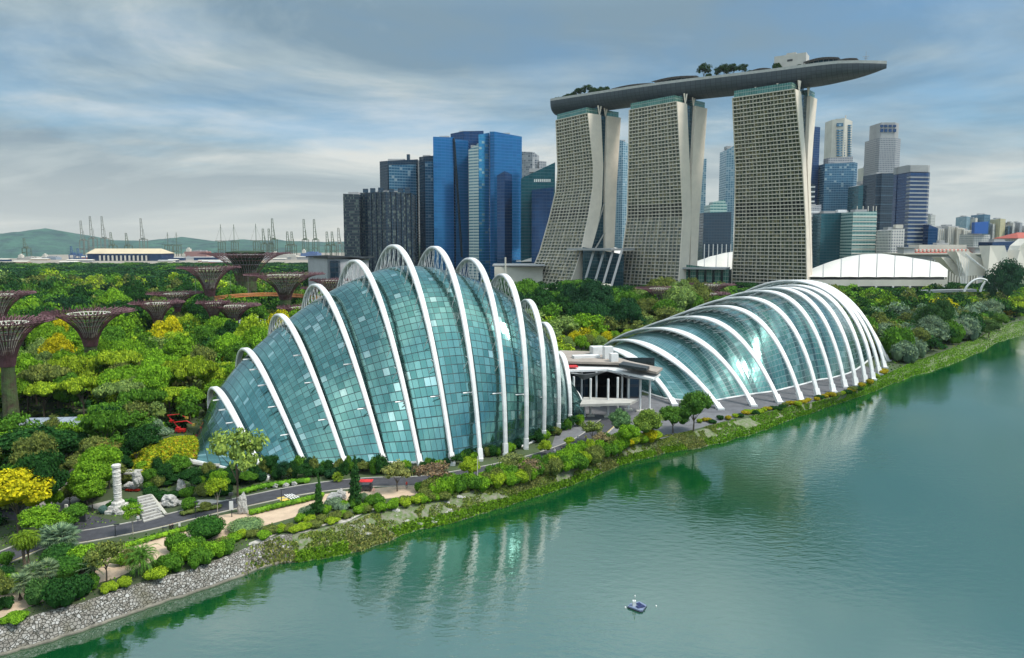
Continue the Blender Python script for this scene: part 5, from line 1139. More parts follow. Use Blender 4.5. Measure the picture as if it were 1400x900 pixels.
# do not keep trees wholly hidden behind the tall dome
dome_px = [(400, 470), (440, 415), (500, 380), (560, 362), (640, 362), (700, 400), (745, 460), (762, 500), (760, 590), (420, 600), (380, 520)]
cands = [c for c in cands if not (inside(proj(Vector((c[1][0], c[1][1], c[2][3]))), dome_px) and c[1][1] > 185 and inside(proj(c[1]), dome_px))]
dome2 = [(880, 455), (950, 425), (1040, 405), (1130, 402), (1190, 470), (1195, 500), (1100, 530), (950, 540), (850, 490)]
cands = [c for c in cands if not (inside(proj(Vector((c[1][0], c[1][1], c[2][3]))), dome2) and c[1][1] > 260)]
vis = [c for c in cands if -25 < proj(c[1])[0] < 1425]
vis.sort(key=lambda c: -c[0])
LMK = [('the wide lone tree-shaped tower', 120, 480), ('the tree-shaped tower at the left edge', 8, 510), ('the carved stone column', 162, 680), ('the grey solar roof', 70, 582), ('the red lifting machines', 245, 582), ('the yellow planted mound', 235, 630), ('the white slat screen', 348, 440), ('the slender small tree-shaped tower', 214, 450), ('the tallest tree-shaped tower', 338, 425), ('the low end of the tall dome', 285, 610), ('the orange walkway', 420, 425), ('the open pavilion', 830, 490), ('the planted walkway', 770, 410), ('the tree-shaped towers above the low dome', 940, 430), ('the right end of the low dome', 1215, 480), ('the white vaulted hall', 1230, 400), ('the tall dark conifer', 1370, 420), ('the silver-grey shrubs by the lake', 1310, 450), ('the middle of the third arch', 400, 480), ('the pale garden path', 190, 476), ('the first dome arches', 330, 510)]
def where(u, v):
    b = min(LMK, key=lambda l: (l[1]-u)**2+((l[2]-v)*1.6)**2); du, dv = u-b[1], (v-b[2])*1.6
    if abs(du) > abs(dv): rel = ('right of' if du > 0 else 'left of')
    else: rel = ('in front of' if dv > 0 else 'behind')
    far_ = 'well ' if math.hypot(du, dv) > 70 else ''
    return far_+rel+' '+b[0]
kindn = {'round': 'round-crowned tree', 'umbrella': 'flat spreading tree', 'loose': 'loose young tree', 'feathery': 'feathery tree', 'bush': 'bushy low tree', 'conifer': 'conifer'}
NIND = 285
for k, (sz, p, (kd, col, R, H)) in enumerate(vis[:NIND]):
    u, v = proj(p); size = 'large' if sz > 30 else ('medium' if sz > 20 else 'small')
    lb = f"{size} {CN[col]} {kindn[kd]} {where(u, v)}"
    j = .85+.3*hash01(p[0], 5); jc = tuple(c*j for c in col)
    veg(kd, p, R, H, jc, lb, 'tree', group=lb, trunk=.22 if kd != 'bush' else 0)
def merged(name, items, nleaf, lsz, core=True, label=None, cat=None):
    vs_, ts, ev, ef, et = [], [], [], [], []
    for k, (p, kd, col, R, H) in enumerate(items):
        rg2 = random.Random(k % 9); lb = lobes_umb(rg2) if kd == 'umbrella' else (lobes_bush(rg2) if kd == 'bush' else lobes_round(rg2))
        ht = .95 if kd == 'umbrella' else (.88 if kd == 'bush' else 1.25); v = leaf_cloud(lb, nleaf, lsz, k)
        a = hash01(k, 1)*6.28; ca, sa = math.cos(a), math.sin(a); v = v@np.array([[ca, sa, 0], [-sa, ca, 0], [0, 0, 1]]); tz = .2 if kd != 'bush' else 0
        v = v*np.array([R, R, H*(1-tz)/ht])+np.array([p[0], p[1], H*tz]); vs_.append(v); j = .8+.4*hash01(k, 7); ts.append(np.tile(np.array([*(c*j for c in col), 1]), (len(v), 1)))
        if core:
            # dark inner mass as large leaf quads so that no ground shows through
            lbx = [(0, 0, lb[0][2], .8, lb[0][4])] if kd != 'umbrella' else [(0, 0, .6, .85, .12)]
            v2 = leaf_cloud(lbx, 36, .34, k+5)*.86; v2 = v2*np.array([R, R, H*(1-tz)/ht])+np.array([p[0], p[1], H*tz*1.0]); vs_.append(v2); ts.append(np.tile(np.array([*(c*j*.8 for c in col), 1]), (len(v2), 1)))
    me = np_mesh(name, np.concatenate(vs_), FOLA, None, np.concatenate(ts)); o = bpy.data.objects.new(name, me); COL.objects.link(o); return tag(o, label, cat, kind='stuff')
rest = [(c[1], c[2][0], c[2][1], c[2][2], c[2][3]) for c in vis[NIND:]]
# the far woodland between the towers and the harbour, and the park strip behind the hotel's foot
rg = random.Random(21)
for _ in range(1500):
    D = 680+(1480-680)*rg.random()**.8; u = rg.uniform(-60, 470); R = 11+7*rg.random()+D*.004
    h = rg.random(); rest.append((((u-700)/933*D, D, 0), 'umbrella' if h < .4 else 'round', [DKB, DK, DKB, MID][int(rg.random()*4)], R, (11 if D < 1050 else 6)+5*rg.random()))
for _ in range(420):
    D = 200+1200*rg.random()**.8; u = rg.uniform(-420, -75) if D > 260 else rg.uniform(-300, -75); rest.append((((u-700)/933*D, D, 0), 'round', [MID, DK, BRT, DK][int(rg.random()*4)], 6+D*.008, 9+5*rg.random()))
for _ in range(90):
    u = rg.uniform(1180, 1440); D = rg.uniform(560, 650); rest.append((((u-700)/933*D, D, 0), 'umbrella', DK, 9+3*rg.random(), 6.5+2.5*rg.random()))
for _ in range(60):
    u = rg.uniform(660, 760); D = rg.uniform(580, 800); rest.append((((u-700)/933*D, D, 0), 'round', [DK, MID][int(rg.random()*2)], 6+3*rg.random(), 9+3*rg.random()))
for _ in range(70):
    u = rg.uniform(840, 1110); D = rg.uniform(560, 625); rest.append((((u-700)/933*D, D, 0), 'umbrella', DK, 8+3*rg.random(), 9+3*rg.random()))
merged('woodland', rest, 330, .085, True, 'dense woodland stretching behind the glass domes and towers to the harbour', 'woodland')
# undergrowth filling the ground below the trees
rg = random.Random(31); und = []
while len(und) < 2300:
    D = 118+(520-118)*rg.random()**.7; u = rg.uniform(-60, 1430); p = ((u-700)/933*D, D, 0); R = 2+2.2*rg.random()
    if 500 < u < 640 and D < 300: continue
    if blocked(p, R): continue
    und.append((p, 'bush', [MID, DK, OLV, BRT, DK][int(rg.random()*5)], R, 1.5+2*rg.random()))
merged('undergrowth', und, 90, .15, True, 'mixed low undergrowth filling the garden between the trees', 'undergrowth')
# ================================================================== NEAR GARDEN
def T(kind, u, v, W_, H_, col, label, cat='tree', group=None, trunk=None, pale=False, name=None):
    p = G(u, v, 0); s = p.y/933; tr = {'round': .25, 'umbrella': .4, 'loose': .35, 'conifer': .05, 'bush': 0, 'ball': 0, 'feathery': .15}[kind] if trunk is None else trunk
    if kind in ('bush', 'ball') and cat == 'tree': cat = 'shrub'
    return veg(kind, p, W_/2*s, H_*s*1.02, col, label, cat, name, group, tr, None, pale)
T('round', 26, 728, 96, 84, YEL, 'golden-topped spreading tree at the left edge above the bend of the road', trunk=.3)
T('round', 60, 738, 60, 44, BRT, 'bright green bushy tree right below the golden-topped tree')
T('round', 100, 726, 44, 34, MID, 'dark leafy tree beside the black gate with the small banner')
T('round', 45, 655, 104, 66, DK, 'big dark round tree just below the grey solar roof')
T('round', 122, 684, 50, 28, OLV, 'low olive tree behind the carved stone column, left of it')
T('loose', 325, 688, 70, 102, (.26, .36, .09), 'tall light-green tree with open crown standing in front of the low end of the dome', trunk=.33)
T('conifer', 486, 692, 38, 76, (.04, .11, .035), 'taller dark conifer in front of the dome arches beside the red buggy', 'conifer')
T('conifer', 436, 704, 27, 62, (.05, .14, .035), 'slimmer green conifer left of the taller one, by the white rock', 'conifer')
T('loose', 298, 707, 27, 55, LIME, 'small bright tree on a thin white trunk beside the banner post', pale=True, trunk=.4)
T('loose', 182, 731, 26, 44, BRT, 'small bright tree on a thin pale trunk in front of the stone steps', pale=True, trunk=.4)
T('ball', 283, 735, 52, 28, (.05, .15, .03), 'large clipped dark-green dome shrub on the sandy path')
T('ball', 336, 724, 50, 13, (.20, .31, .14), 'pale green ground-cover mound around the standing rock')
for i, (u, v, w_, h_, c) in enumerate([(236, 780, 40, 26, MID), (252, 768, 40, 28, BRT), (274, 773, 38, 26, MID), (262, 755, 42, 22, MID), (292, 763, 38, 24, BRT), (312, 756, 30, 18, MID), (222, 778, 30, 18, MID)]):
    T('bush', u, v, w_, h_, c, 'shrub in the big green clump on the bank below the clipped dome shrub', 'shrub', 'shrubs of the clump below the clipped dome shrub')
for i, (k_, u, v, w_, h_, c, lb) in enumerate([('ball', 82, 778, 48, 34, (.05, .14, .035), 'round dark shrub between the silvery palm and the bank'), ('ball', 93, 790, 42, 30, (.07, .19, .035), 'brighter round shrub in front of the round dark one'), ('bush', 116, 778, 54, 32, BRT, 'wide bright shrub behind the small olive tree on the bank'), ('loose', 146, 796, 48, 56, OLV, 'small olive open-crowned tree left of the twin-trunk palm'), ('bush', 76, 832, 58, 40, DK, 'dark massive shrub by the top of the stone bank'), ('bush', 108, 820, 46, 34, DK, 'dark shrub right of the massive one at the bank top'), ('bush', 52, 824, 40, 32, (.07, .16, .05), 'dull green shrub left of the massive dark shrub'), ('round', -2, 842, 44, 62, OLV, 'olive tree cut off by the left edge above the stone bank'), ('bush', 150, 809, 26, 14, LIME, 'lime low shrub at the bank edge under the small olive tree'), ('bush', 168, 803, 26, 14, LIME, 'lime low shrub at the bank edge nearest the twin-trunk palm'), ('bush', 214, 792, 36, 16, LIME, 'lime low shrub right of the foot of the twin-trunk palm'), ('bush', 122, 806, 30, 22, MID, 'mid-green shrub beside the spiky silver palm'), ('bush', 20, 850, 40, 12, BRT, 'low green shrub at the left corner above the stones'), ('ball', 195, 690, 13, 12, (.20, .34, .30), 'blue-green ball cactus on a stone plinth above the steps'), ('ball', 141, 702, 12, 11, (.16, .28, .27), 'blue-green ball cactus left of the carved stone column'), ('round', 108, 655, 50, 32, OLV, 'olive tree with dull crown above the grey park path'), ('round', 140, 645, 50, 42, (.22, .22, .06), 'tree with orange blossom sprays right of the park path'), ('round', 150, 668, 44, 34, OLV, 'yellowish low tree directly behind the carved stone column'), ('umbrella', 118, 630, 60, 26, ORG, 'low tree covered in orange flowers below the solar roof end'), ('round', 205, 612, 56, 36, SIL, 'pale feathery rounded tree left of the red machines'), ('round', 165, 605, 50, 30, PGR, 'pale green tree right of the solar roof end'), ('round', 118, 606, 32, 38, BRT, 'bright round tree poking up through the end of the solar roof')]):
    T(k_, u, v, w_, h_, c, lb)
palm(G(37, 776), 24*.115, 42*.122, (.17, .27, .03), 'weeping palm with two dark trunks beside the road bend', WEEP, 2)
palm(G(84, 752), 30*.12, 20*.12, (.20, .30, .20), 'silver-green fan palm cluster right of the weeping palm', FANP, 2); palm(G(70, 748), 24*.12, 18*.12, (.20, .30, .20), 'smaller silver fan palm left of the silver-green cluster', FANP, 1)
palm(G(194, 785), 27*.114, 27*.116, (.10, .22, .04), 'feather-leaved palm with two stout trunks on the sandy path', PALM, 2)
for u, v, lb in [(128, 797, 'spiky silver palm between the olive tree and the bright round shrub'), (46, 806, 'grey-green fan palm in the left clump behind the dull shrub'), (66, 800, 'grey-green fan palm nearest the dark massive shrub'), (28, 820, 'grey-green fan palm nearest the left edge')]:
    palm(G(u, v), 21*.115, 22*.115, (.20, .28, .17), lb, FANP if u != 128 else SPK, 1)
palm(G(462, 658), 12*.15, 6*.15, (.30, .42, .05), 'small lime fan palm at the foot of the dome between two conifers', FANP, 1); palm(G(653, 668), 10*.15, 3*.15, (.40, .42, .2), 'small pale spiky plant by the thin white pole', SPK, 1)
rg = random.Random(77)
for k in range(34):
    u = 150+rg.random()*170; v = 625+rg.random()*44
    if v < 640 and 200 < u < 300: continue
    if 150 < u < 175 and v > 655: v = 640
    c = [MID, DK, BRT, DK, OLV, MID][k % 6]; h = 12+12*rg.random()
    T('bush' if k % 3 else 'round', u, v, 16+14*rg.random(), h, c, f"{'tall' if h > 18 else 'low'} {CN[c]} shrub in the thicket between the carved column and the dome", 'shrub', f"{'tall' if h > 18 else 'low'} {CN[c]} shrubs between column and dome", trunk=0)
for k, (u, v) in enumerate([(205, 668), (222, 664), (262, 668), (285, 664), (300, 672), (246, 655), (170, 650), (120, 690), (96, 690), (76, 700)]): T('round', u, v, 24+6*(k % 3), 26+5*(k % 2), [MID, DK, DK, OLV, BRT][k % 5], f'{CN[[MID, DK, DK, OLV, BRT][k % 5]]} small tree in the thicket around the stone plaza', 'tree', f'{CN[[MID, DK, DK, OLV, BRT][k % 5]]} small trees around the stone plaza', trunk=.15)
for k, (u, v) in enumerate([(238, 681), (256, 680), (275, 679), (292, 678), (308, 678), (262, 697), (280, 697), (222, 684), (210, 682)]): T('bush', u, v, 20+5*(k % 3), 11+3*(k % 3), [DK, MID, OLV, DK][k % 4], f'{CN[[DK, MID, OLV, DK][k % 4]]} shrub bordering the pale stone plaza by the boulder', 'shrub', f'{CN[[DK, MID, OLV, DK][k % 4]]} shrubs bordering the stone plaza', trunk=0)
for k, (u, v) in enumerate([(12, 770), (5, 795), (16, 812), (36, 800), (60, 790), (130, 780), (165, 772), (180, 770), (240, 756), (8, 832)]): T('bush', u, v, 26+6*(k % 3), 17+5*(k % 3), [MID, DK, BRT, OLV][k % 4], f'{CN[[MID, DK, BRT, OLV][k % 4]]} shrub in the mixed planting between the road bend and the stone bank', 'shrub', f'{CN[[MID, DK, BRT, OLV][k % 4]]} shrubs left of the twin-trunk palm', trunk=0)
# clipped hedges
def hedge_(pl, wd_, ht, col, label, dens=26):
    pts = [G(u, v, 0) for u, v in pl]; lob = []; vs_ = []
    L_ = [(pts[i], pts[i+1]) for i in range(len(pts)-1)]; ls = []
    for a, b in L_:
        n = max(1, int((b-a).length/.9))
        for k in range(n): q = a.lerp(b, k/n); ls.append((q.x, q.y, ht*.5, wd_*.5, ht*.52))
    v = leaf_cloud(ls, int(dens*len(ls)), .17, 5); c = pts[0]; v = v-np.array([c.x, c.y, 0])
    cv, cf_ = core_blobs([(x-c.x, y-c.y, z, a_, b_) for x, y, z, a_, b_ in ls], .9, 5, 1)
    me = np_mesh('hedge', v, FOL, (cv, cf_)); o = bpy.data.objects.new('hedge', me); COL.objects.link(o); o.location = (c.x, c.y, 0); o.color = (*col, 1)
    return tag(o, label, 'hedge')
hedge_([(150, 757), (200, 741), (250, 727), (275, 720)], 1.5, 1.0, BRT, 'bright low hedge between the road and the sandy path, left of the dome shrub')
hedge_([(345, 704), (380, 695), (415, 687), (445, 679)], 1.7, 1.2, (.13, .28, .03), 'clipped green hedge along the road right of the standing rock')
hedge_([(330, 676), (360, 668), (400, 662), (425, 660)], 2.2, 1.2, (.12, .27, .03), 'low bright hedge on the dome side of the road')
hedge_([(148, 697), (156, 692), (180, 690), (192, 693)], 1.2, 1.4, (.07, .22, .03), 'short dark hedge behind the carved stone column')
hedge_([(252, 704), (275, 699), (305, 694)], 2.0, .8, OLV, 'olive planting bed edge right of the white boulder')
# planting at the foot of the tall dome
random.seed(8); rg = random.Random(8)
for k in range(34):
    a = k/33; u = 300+a*225; v = 652-3*math.sin(a*3)+rg.uniform(-5, 6)+(12 if u < 360 else 0)+(-4 if u > 480 else 0)
    T(['bush', 'feathery', 'round', 'bush'][k % 4], u, v, rg.uniform(14, 32), rg.uniform(10, 28), [DK, MID, DK, DKB, OLV][k % 5], 'dark shrub in the dense bed along the foot of the tall dome, left half', 'shrub', 'dark shrubs at the left foot of the tall dome', trunk=0)
for k in range(34):
    a = k/33; u = 530+a*262; v = 648-66*a**1.5+rg.uniform(-3, 4)
    c = [DK, MID, DK, BRT, DKB, OLV][k % 6]
    T('bush' if k % 4 else 'loose', u, v, rg.uniform(13, 22), rg.uniform(9, 17), c, f'{CN[c]} shrub in the bed along the foot of the tall dome, right half', 'shrub', f'{CN[c]} shrubs at the right foot of the tall dome', trunk=0)
for k, (u, v, w_, h_, c, lb) in enumerate([(543, 672, 40, 40, (.26, .28, .10), 'thin-leaved young tree right of the red buggy'), (592, 668, 46, 34, (.24, .17, .12), 'brownish sparse tree on the path below the sixth arch'), (642, 655, 30, 30, LIME, 'lime tree by the thin pole below the tall dome'), (700, 648, 36, 28, (.22, .26, .10), 'olive-green young tree over the road below the right arches'), (722, 652, 30, 24, (.25, .19, .13), 'brownish sparse tree over the road below the right arches'), (745, 622, 20, 20, LIME, 'small lime tree beside the road near the last arches'), (778, 612, 16, 14, LIME, 'tiny lime tree nearest the last arch foot'), (810, 606, 30, 30, (.19, .25, .07), 'yellow-green young tree in front of the pavilion'), (822, 618, 26, 26, (.27, .22, .13), 'brownish sparse tree in front of the pavilion'), (848, 600, 32, 38, (.14, .26, .12), 'grey-green tree beside the pavilion columns'), (857, 616, 38, 34, BRT, 'bright round tree left of the pair before the low dome'), (884, 603, 42, 42, (.20, .30, .06), 'broad yellow-green tree before the first low arch'), (920, 592, 40, 34, (.10, .22, .04), 'mid-green round tree below the first low arch foot'), (948, 590, 50, 52, (.09, .20, .04), 'tallest green tree below the low dome, between its first arches')]):
    T('loose' if 'sparse' in lb or 'young' in lb else 'round', u, v, w_, h_, c, lb, trunk=.22)
# bank shrubs between path and water
def zone_bushes(pl_top, pl_bot, n, wr, hr, cols, lab, grp, seed):
    rg = random.Random(seed)
    for k in range(n):
        a = (k+rg.random())/n; u = pl_top[0][0]+(pl_top[-1][0]-pl_top[0][0])*a; vt, vb = fv(pl_top, u), fv(pl_bot, u); v = vt+(vb-vt)*rg.random(); c = cols[int(rg.random()*len(cols))]
        T('bush', u, v, rg.uniform(*wr), rg.uniform(*hr), c, lab.replace('#', CN.get(c, 'brownish')), 'shrub', grp.replace('#', CN.get(c, 'brownish')))
zone_bushes([(575, 672), (660, 660), (720, 645), (780, 630), (850, 610)], [(575, 684), (660, 671), (720, 660), (780, 645), (850, 618)], 84, (18, 34), (13, 26), [LIME, BRT, MID, BRT, OLV, MID], '# shrub in the thicket between the road and the lake, below the tall dome', '# shrubs of the lakeside thicket', 4)
zone_bushes([(790, 628), (850, 606), (900, 600)], [(790, 640), (850, 612), (900, 604)], 16, (20, 32), (10, 18), [YEL, OLV, LIME, BRT], '# shrub on the bank in front of the pavilion', '# shrubs on the bank before the pavilion', 14)
zone_bushes([(300, 744), (350, 732), (400, 722), (470, 703), (560, 686), (610, 680)], [(300, 750), (350, 740), (400, 729), (470, 712), (560, 690), (610, 684)], 34, (18, 28), (8, 13), [LIME, BRT, LIME, OLV], '# low shrub along the sandy path edge above the grassy bank', '# low shrubs along the sandy path', 5)
zone_bushes([(405, 708), (450, 692), (520, 684)], [(405, 716), (450, 704), (520, 690)], 16, (16, 28), (10, 18), [MID, BRT, DK, SIL], '# shrub at the feet of the two conifers', '# shrubs below the conifers', 6)
GY = (.40, .33, .03); CN[GY] = 'mustard yellow'
zone_bushes([(955, 577), (1040, 562), (1120, 545), (1170, 533), (1212, 507)], [(955, 586), (1040, 566), (1120, 549), (1170, 536), (1212, 511)], 44, (10, 16), (4, 7), [GY, OLV, GY, LIME, DK], '# low shrub in the strip along the feet of the low dome arches', '# low shrubs along the low dome arches', 7)
SG = (.24, .29, .24); CN[SG] = 'silver-grey'; SIL2 = (.20, .28, .19); CN[SIL2] = 'grey-green'
for k, (u, v, w_, h_, c, lb) in enumerate([(1213, 470, 44, 26, SIL2, 'wide grey-green shrub closest to the right end of the low dome'), (1228, 486, 62, 34, (.14, .22, .12), 'big dull-green tree right of the arch feet'), (1246, 478, 44, 28, SG, 'silver-grey shrub left of the feathery dark trees'), (1268, 470, 40, 52, (.05, .12, .04), 'dark feathery tree of the lakeside group, left one'), (1284, 468, 36, 58, (.06, .14, .05), 'dark feathery tree of the lakeside group, right one'), (1305, 466, 42, 26, SG, 'lilac-grey shrub by the lake, left of a pair'), (1326, 460, 38, 26, SG, 'lilac-grey shrub by the lake, right of a pair'), (1350, 446, 40, 34, SIL2, 'pale grey-green shrub near the far end of the grassy bank'), (1352, 462, 30, 24, (.10, .18, .06), 'dark palm-like shrub at the water by the far bank'), (1366, 452, 26, 22, (.10, .20, .04), 'green shrub right above the bend of the far bank'), (1290, 440, 40, 30, YEL, 'bright yellow-topped tree in the right-hand trees'), (1318, 432, 24, 20, (.38, .42, .04), 'small yellow-green tree right of the bright yellow one'), (1365, 432, 40, 12, GY, 'mustard shrub bed right of the grey-green shrub')]):
    T('feathery' if 'feathery' in lb or 'shrub' in lb and c != GY else ('bush' if c == GY else 'round'), u, v, w_, h_, c, lb, trunk=.05)
T('feathery', 1372, 428, 52, 68, (.03, .09, .05), 'tall dark feathery conifer in front of the petal museum', 'conifer', trunk=.12)
for k in range(9): T('umbrella', 1225+k*19, 414+2*math.sin(k*2), 34, 16, (.03, .09, .03), 'dark flat-topped tree in the row in front of the white vaulted hall', 'tree', 'flat-topped trees in the row before the vaulted hall')
for k in range(7): T('umbrella', 740+k*26, 416+2*math.sin(k*3), 40, 22, (.035, .10, .03), 'dark flat-topped tree in the row in front of the hotel tower feet', 'tree', 'flat-topped trees in the row before the hotel')
for k in range(5): T('round', 800+k*16, 458+3*math.sin(k*2), 36, 42, (.03, .10, .04), 'tall dark tree in the clump behind the pavilion', 'tree', 'tall dark trees behind the pavilion', trunk=.1)
for k in range(14): T('round', 768+k*9, 484+4*math.sin(k*2.3)-k*.5, 22, 24, [LIME, PGR, YEL, BRT, OLV][k % 5], f'{CN[[LIME, PGR, YEL, BRT, OLV][k % 5]]} small tree in the light grove right behind the pavilion roof', 'tree', f'{CN[[LIME, PGR, YEL, BRT, OLV][k % 5]]} small trees behind the pavilion roof', trunk=.15)
# narrow cypress hedge on the walkway
pa, pb = P(680, 401, 560), P(820, 390, 597)
for k in range(40):
    q = pa.lerp(pb, k/39); h = 3.4+1.8*hash01(k, 2); veg('conifer', Vector((q.x, q.y, q.z+1.1)), 1.15, h, (.09, .22, .03), 'slim green columnar tree in the row along the elevated walkway', 'tree', 'columnar_tree', 'columnar trees along the elevated walkway', 0)
for k, u in enumerate((700, 711, 728)): T('conifer', u, 405, 11, 20, (.03, .10, .07), 'dark conical tree in front of the white podium box', 'tree', 'dark conical trees by the podium box')
# trees on the sky deck
for s, off, h in [(.04, -12, 5), (.055, -13, 6), (.07, -12, 5), (.085, -13, 6), (.10, -12, 6), (.12, -13, 6), (.14, -12, 7), (.16, -13, 8), (.18, -12, 8), (.205, -13, 9), (.225, -12, 12), (.25, -13, 12), (.275, -12, 14), (.295, -13, 10), (.32, -12, 10), (.34, -13, 9), (.594, -11, 18), (.605, -12, 8), (.628, -10, 13), (.64, -12, 15), (.65, -10, 13), (.66, -12, 14), (.68, -11, 13), (.695, -11, 7), (.755, -11, 10), (.765, -13, 7), (.81, -13, 6), (.87, -12, 4), (.88, -12, 4)]:
    p, tg, nn = deckp(s, off, -1.5)
    veg('loose' if h > 11 else 'bush', p, h*.34 if h > 11 else h*.5, h, (.035, .07, .03), ('tall' if h > 11 else 'low')+f" dark tree on the sky deck above the {'far left' if s < .3 else ('middle and right' if s < .7 else 'nearest')} hotel tower", 'tree', 'deck_tree', f"{'tall' if h > 11 else 'low'} trees on the sky deck, {'left' if s < .3 else ('middle' if s < .7 else 'right')} part", .3 if h > 11 else .12)

# ---- grass tufts on the bank (nobody could count them)
g = np.random.default_rng(3); vs_, ts = [], []
nb = 85000; uu = 330+g.random(nb)**.8*1150; kk = g.random(nb)*1.06
SI = np.array([[p.x, p.y, p.z] for p in shore_pt]); TI = np.array([[p.x, p.y, p.z] for p in top_pt]); ix = (uu+260)/6; i0 = np.clip(ix.astype(int), 0, len(US)-2); fr = (ix-i0)[:, None]
A = SI[i0]*(1-fr)+SI[i0+1]*fr; B = TI[i0]*(1-fr)+TI[i0+1]*fr; c = A+(B-A)*kk[:, None]; c[:, 2] += .45*np.sin(np.pi*np.clip(kk, 0, 1))
nzv = np.array([mnoise.noise(Vector((a*.12, b*.12, 0))) for a, b in c[:, :2]]); nz3 = np.array([mnoise.noise(Vector((a*.5, b*.5, 4))) for a, b in c[:, :2]])
keep = (kk < .3) | (nzv+nz3*.6 > np.where(uu < 620, -.12, np.where(uu < 1180, -.30, -9))); keep &= ~((uu < 620) & (kk > .9)) & ((uu > 400) | (g.random(nb) < (uu-330)/90)); keep &= (uu > 400) | (nzv > -.1); c = c[keep]; kk = kk[keep]; uu = uu[keep]; nzv = nzv[keep]; n = len(c)
s = (.20+.28*g.random(n))[:, None]*np.where(kk < .3, 1.0, .75)[:, None]; an = g.random(n)*6.28; a = np.stack([np.cos(an), np.sin(an), .2*g.normal(size=n)], 1); up = np.stack([g.normal(size=n)*.35, g.normal(size=n)*.35, np.ones(n)], 1)
v = np.stack([c-a*s*.6, c+a*s*.6, c+a*s*.35+up*s, c-a*s*.35+up*s], 1).reshape(-1, 3)
base = np.where((kk < .33)[:, None], np.array([[.20, .36, .035]]), np.array([[.24, .31, .07]])); base = np.where((uu > 980)[:, None], np.array([[.18, .36, .035]]), base); base = np.where(((nzv > .12) & (uu < 980))[:, None], np.array([[.27, .29, .10]]), base)
pt = g.random((n, 1)); base = np.where((pt > .80) & (uu < 1150)[:, None] & (kk > .25)[:, None], np.array([[.30, .31, .14]]), base); base = np.where((pt < .08), np.array([[.09, .18, .03]]), base)
tint = np.concatenate([base*(.75+.5*g.random((n, 1))), np.ones((n, 1))], 1); tint = np.repeat(tint, 4, 0)
me = np_mesh('bank_grass', v, FOLA, None, tint); o = bpy.data.objects.new('bank_grass', me); COL.objects.link(o); tag(o, 'long grass and creepers covering the lake bank', 'grass', kind='stuff')
# lawn and low planting between paths
vs2 = []; tt = []; n = 42000; u_ = g.uniform(-40, 1420, n); v_ = g.uniform(420, 860, n); pts = []
pavepx = [[(100,772),(150,757),(200,738),(260,718),(300,705),(350,696),(400,686),(440,676),(520,667),(600,660),(690,645),(690,655),(600,673),(520,683),(470,690),(430,700),(400,708),(350,722),(310,733),(262,745),(215,765),(160,790),(90,810),(20,838),(0,845),(-40,850),(-40,800),(40,790)]]
roadpx = [proj(p) for p in road]
for a_, b_ in zip(u_, v_):
    if b_ > fv(TOPE, a_)-2: continue
    if inside((a_, b_), pavepx[0]): continue
    rv = float(np.interp(a_, [q[0] for q in roadpx], [q[1] for q in roadpx])) if a_ < 835 else -999
    if abs(b_-rv) < 13 and a_ < 800: continue
    if inside((a_, b_), px_clear[4]) or inside((a_, b_), px_clear[3]) or (745 < a_ < 1215 and b_ > 478): continue
    if 120 < a_ < 335 and 672 < b_ < 700: continue
    p = G(a_, b_, 0)
    if inside(p, foot1) or inside(p, foot2): continue
    pts.append(p)
c = np.array([[p.x, p.y, 0] for p in pts]); n = len(c); s = (c[:, 1:2]/933*1.6)*(.7+.6*g.random((n, 1))); an = g.random(n)*6.28; a = np.stack([np.cos(an), np.sin(an), 0*an], 1); up = np.stack([g.normal(size=n)*.5, g.normal(size=n)*.5, np.ones(n)], 1)
v = np.stack([c-a*s*.7, c+a*s*.7, c+a*s*.4+up*s, c-a*s*.4+up*s], 1).reshape(-1, 3); cols = np.array([MID, BRT, DK, OLV, BRT])[g.integers(0, 5, n)]
tint = np.repeat(np.concatenate([cols, np.ones((n, 1))], 1), 4, 0); me = np_mesh('ground_cover', v, FOLA, None, tint); o = bpy.data.objects.new('ground_cover', me); COL.objects.link(o); tag(o, 'low leafy ground cover between the paths and trees', 'ground cover', kind='stuff')

# ---- yellow planted mound at the low end of the dome
r = empty('planted_mound', G(235, 640), 0, 'yellow-flowering planted mound curving around the low end of the tall dome', 'planting')
w = MB(); c0 = G(226, 624, 0); rows = []
for i in range(9):
    q = i/8; row = []
    for k in range(28): a = 2*math.pi*k/28; row.append(Vector((c0.x+9.5*(1-q)*math.cos(a)+2*q, c0.y+16*(1-q)*math.sin(a), 3.6*math.sin(q*math.pi/2)*(.9+.1*nz1(k, i)))))
    rows.append(row)
w.grid(rows, closed=True); w.build('soil', gm, r, smooth=True); n = 9000; q = g.random(n)**.6; an = g.random(n)*6.28; q2 = 1-q
c = np.stack([c0.x+9.5*q*np.cos(an)+2*q2, c0.y+16*q*np.sin(an), 3.6*np.sin(q2*np.pi/2)+.1], 1); s = .22+.2*g.random((n, 1)); nn = g.normal(size=(n, 3)); nn[:, 2] += 1.2; nn /= np.linalg.norm(nn, axis=1)[:, None]; a = np.cross(nn, g.normal(size=(n, 3))); a /= np.linalg.norm(a, axis=1)[:, None]; b = np.cross(nn, a)
v = np.stack([c-a*s, c-b*s, c+a*s, c+b*s], 1).reshape(-1, 3); pal = np.array([(.42, .46, .03), (.30, .40, .03), (.50, .42, .03), (.16, .28, .03), (.45, .22, .05)])[g.choice(5, n, p=[.36, .28, .2, .12, .04])]
me = np_mesh('flowers', v, FOLA, None, np.repeat(np.concatenate([pal, np.ones((n, 1))], 1), 4, 0)); o = bpy.data.objects.new('flowers', me); COL.objects.link(o); o.parent = r; place(r)
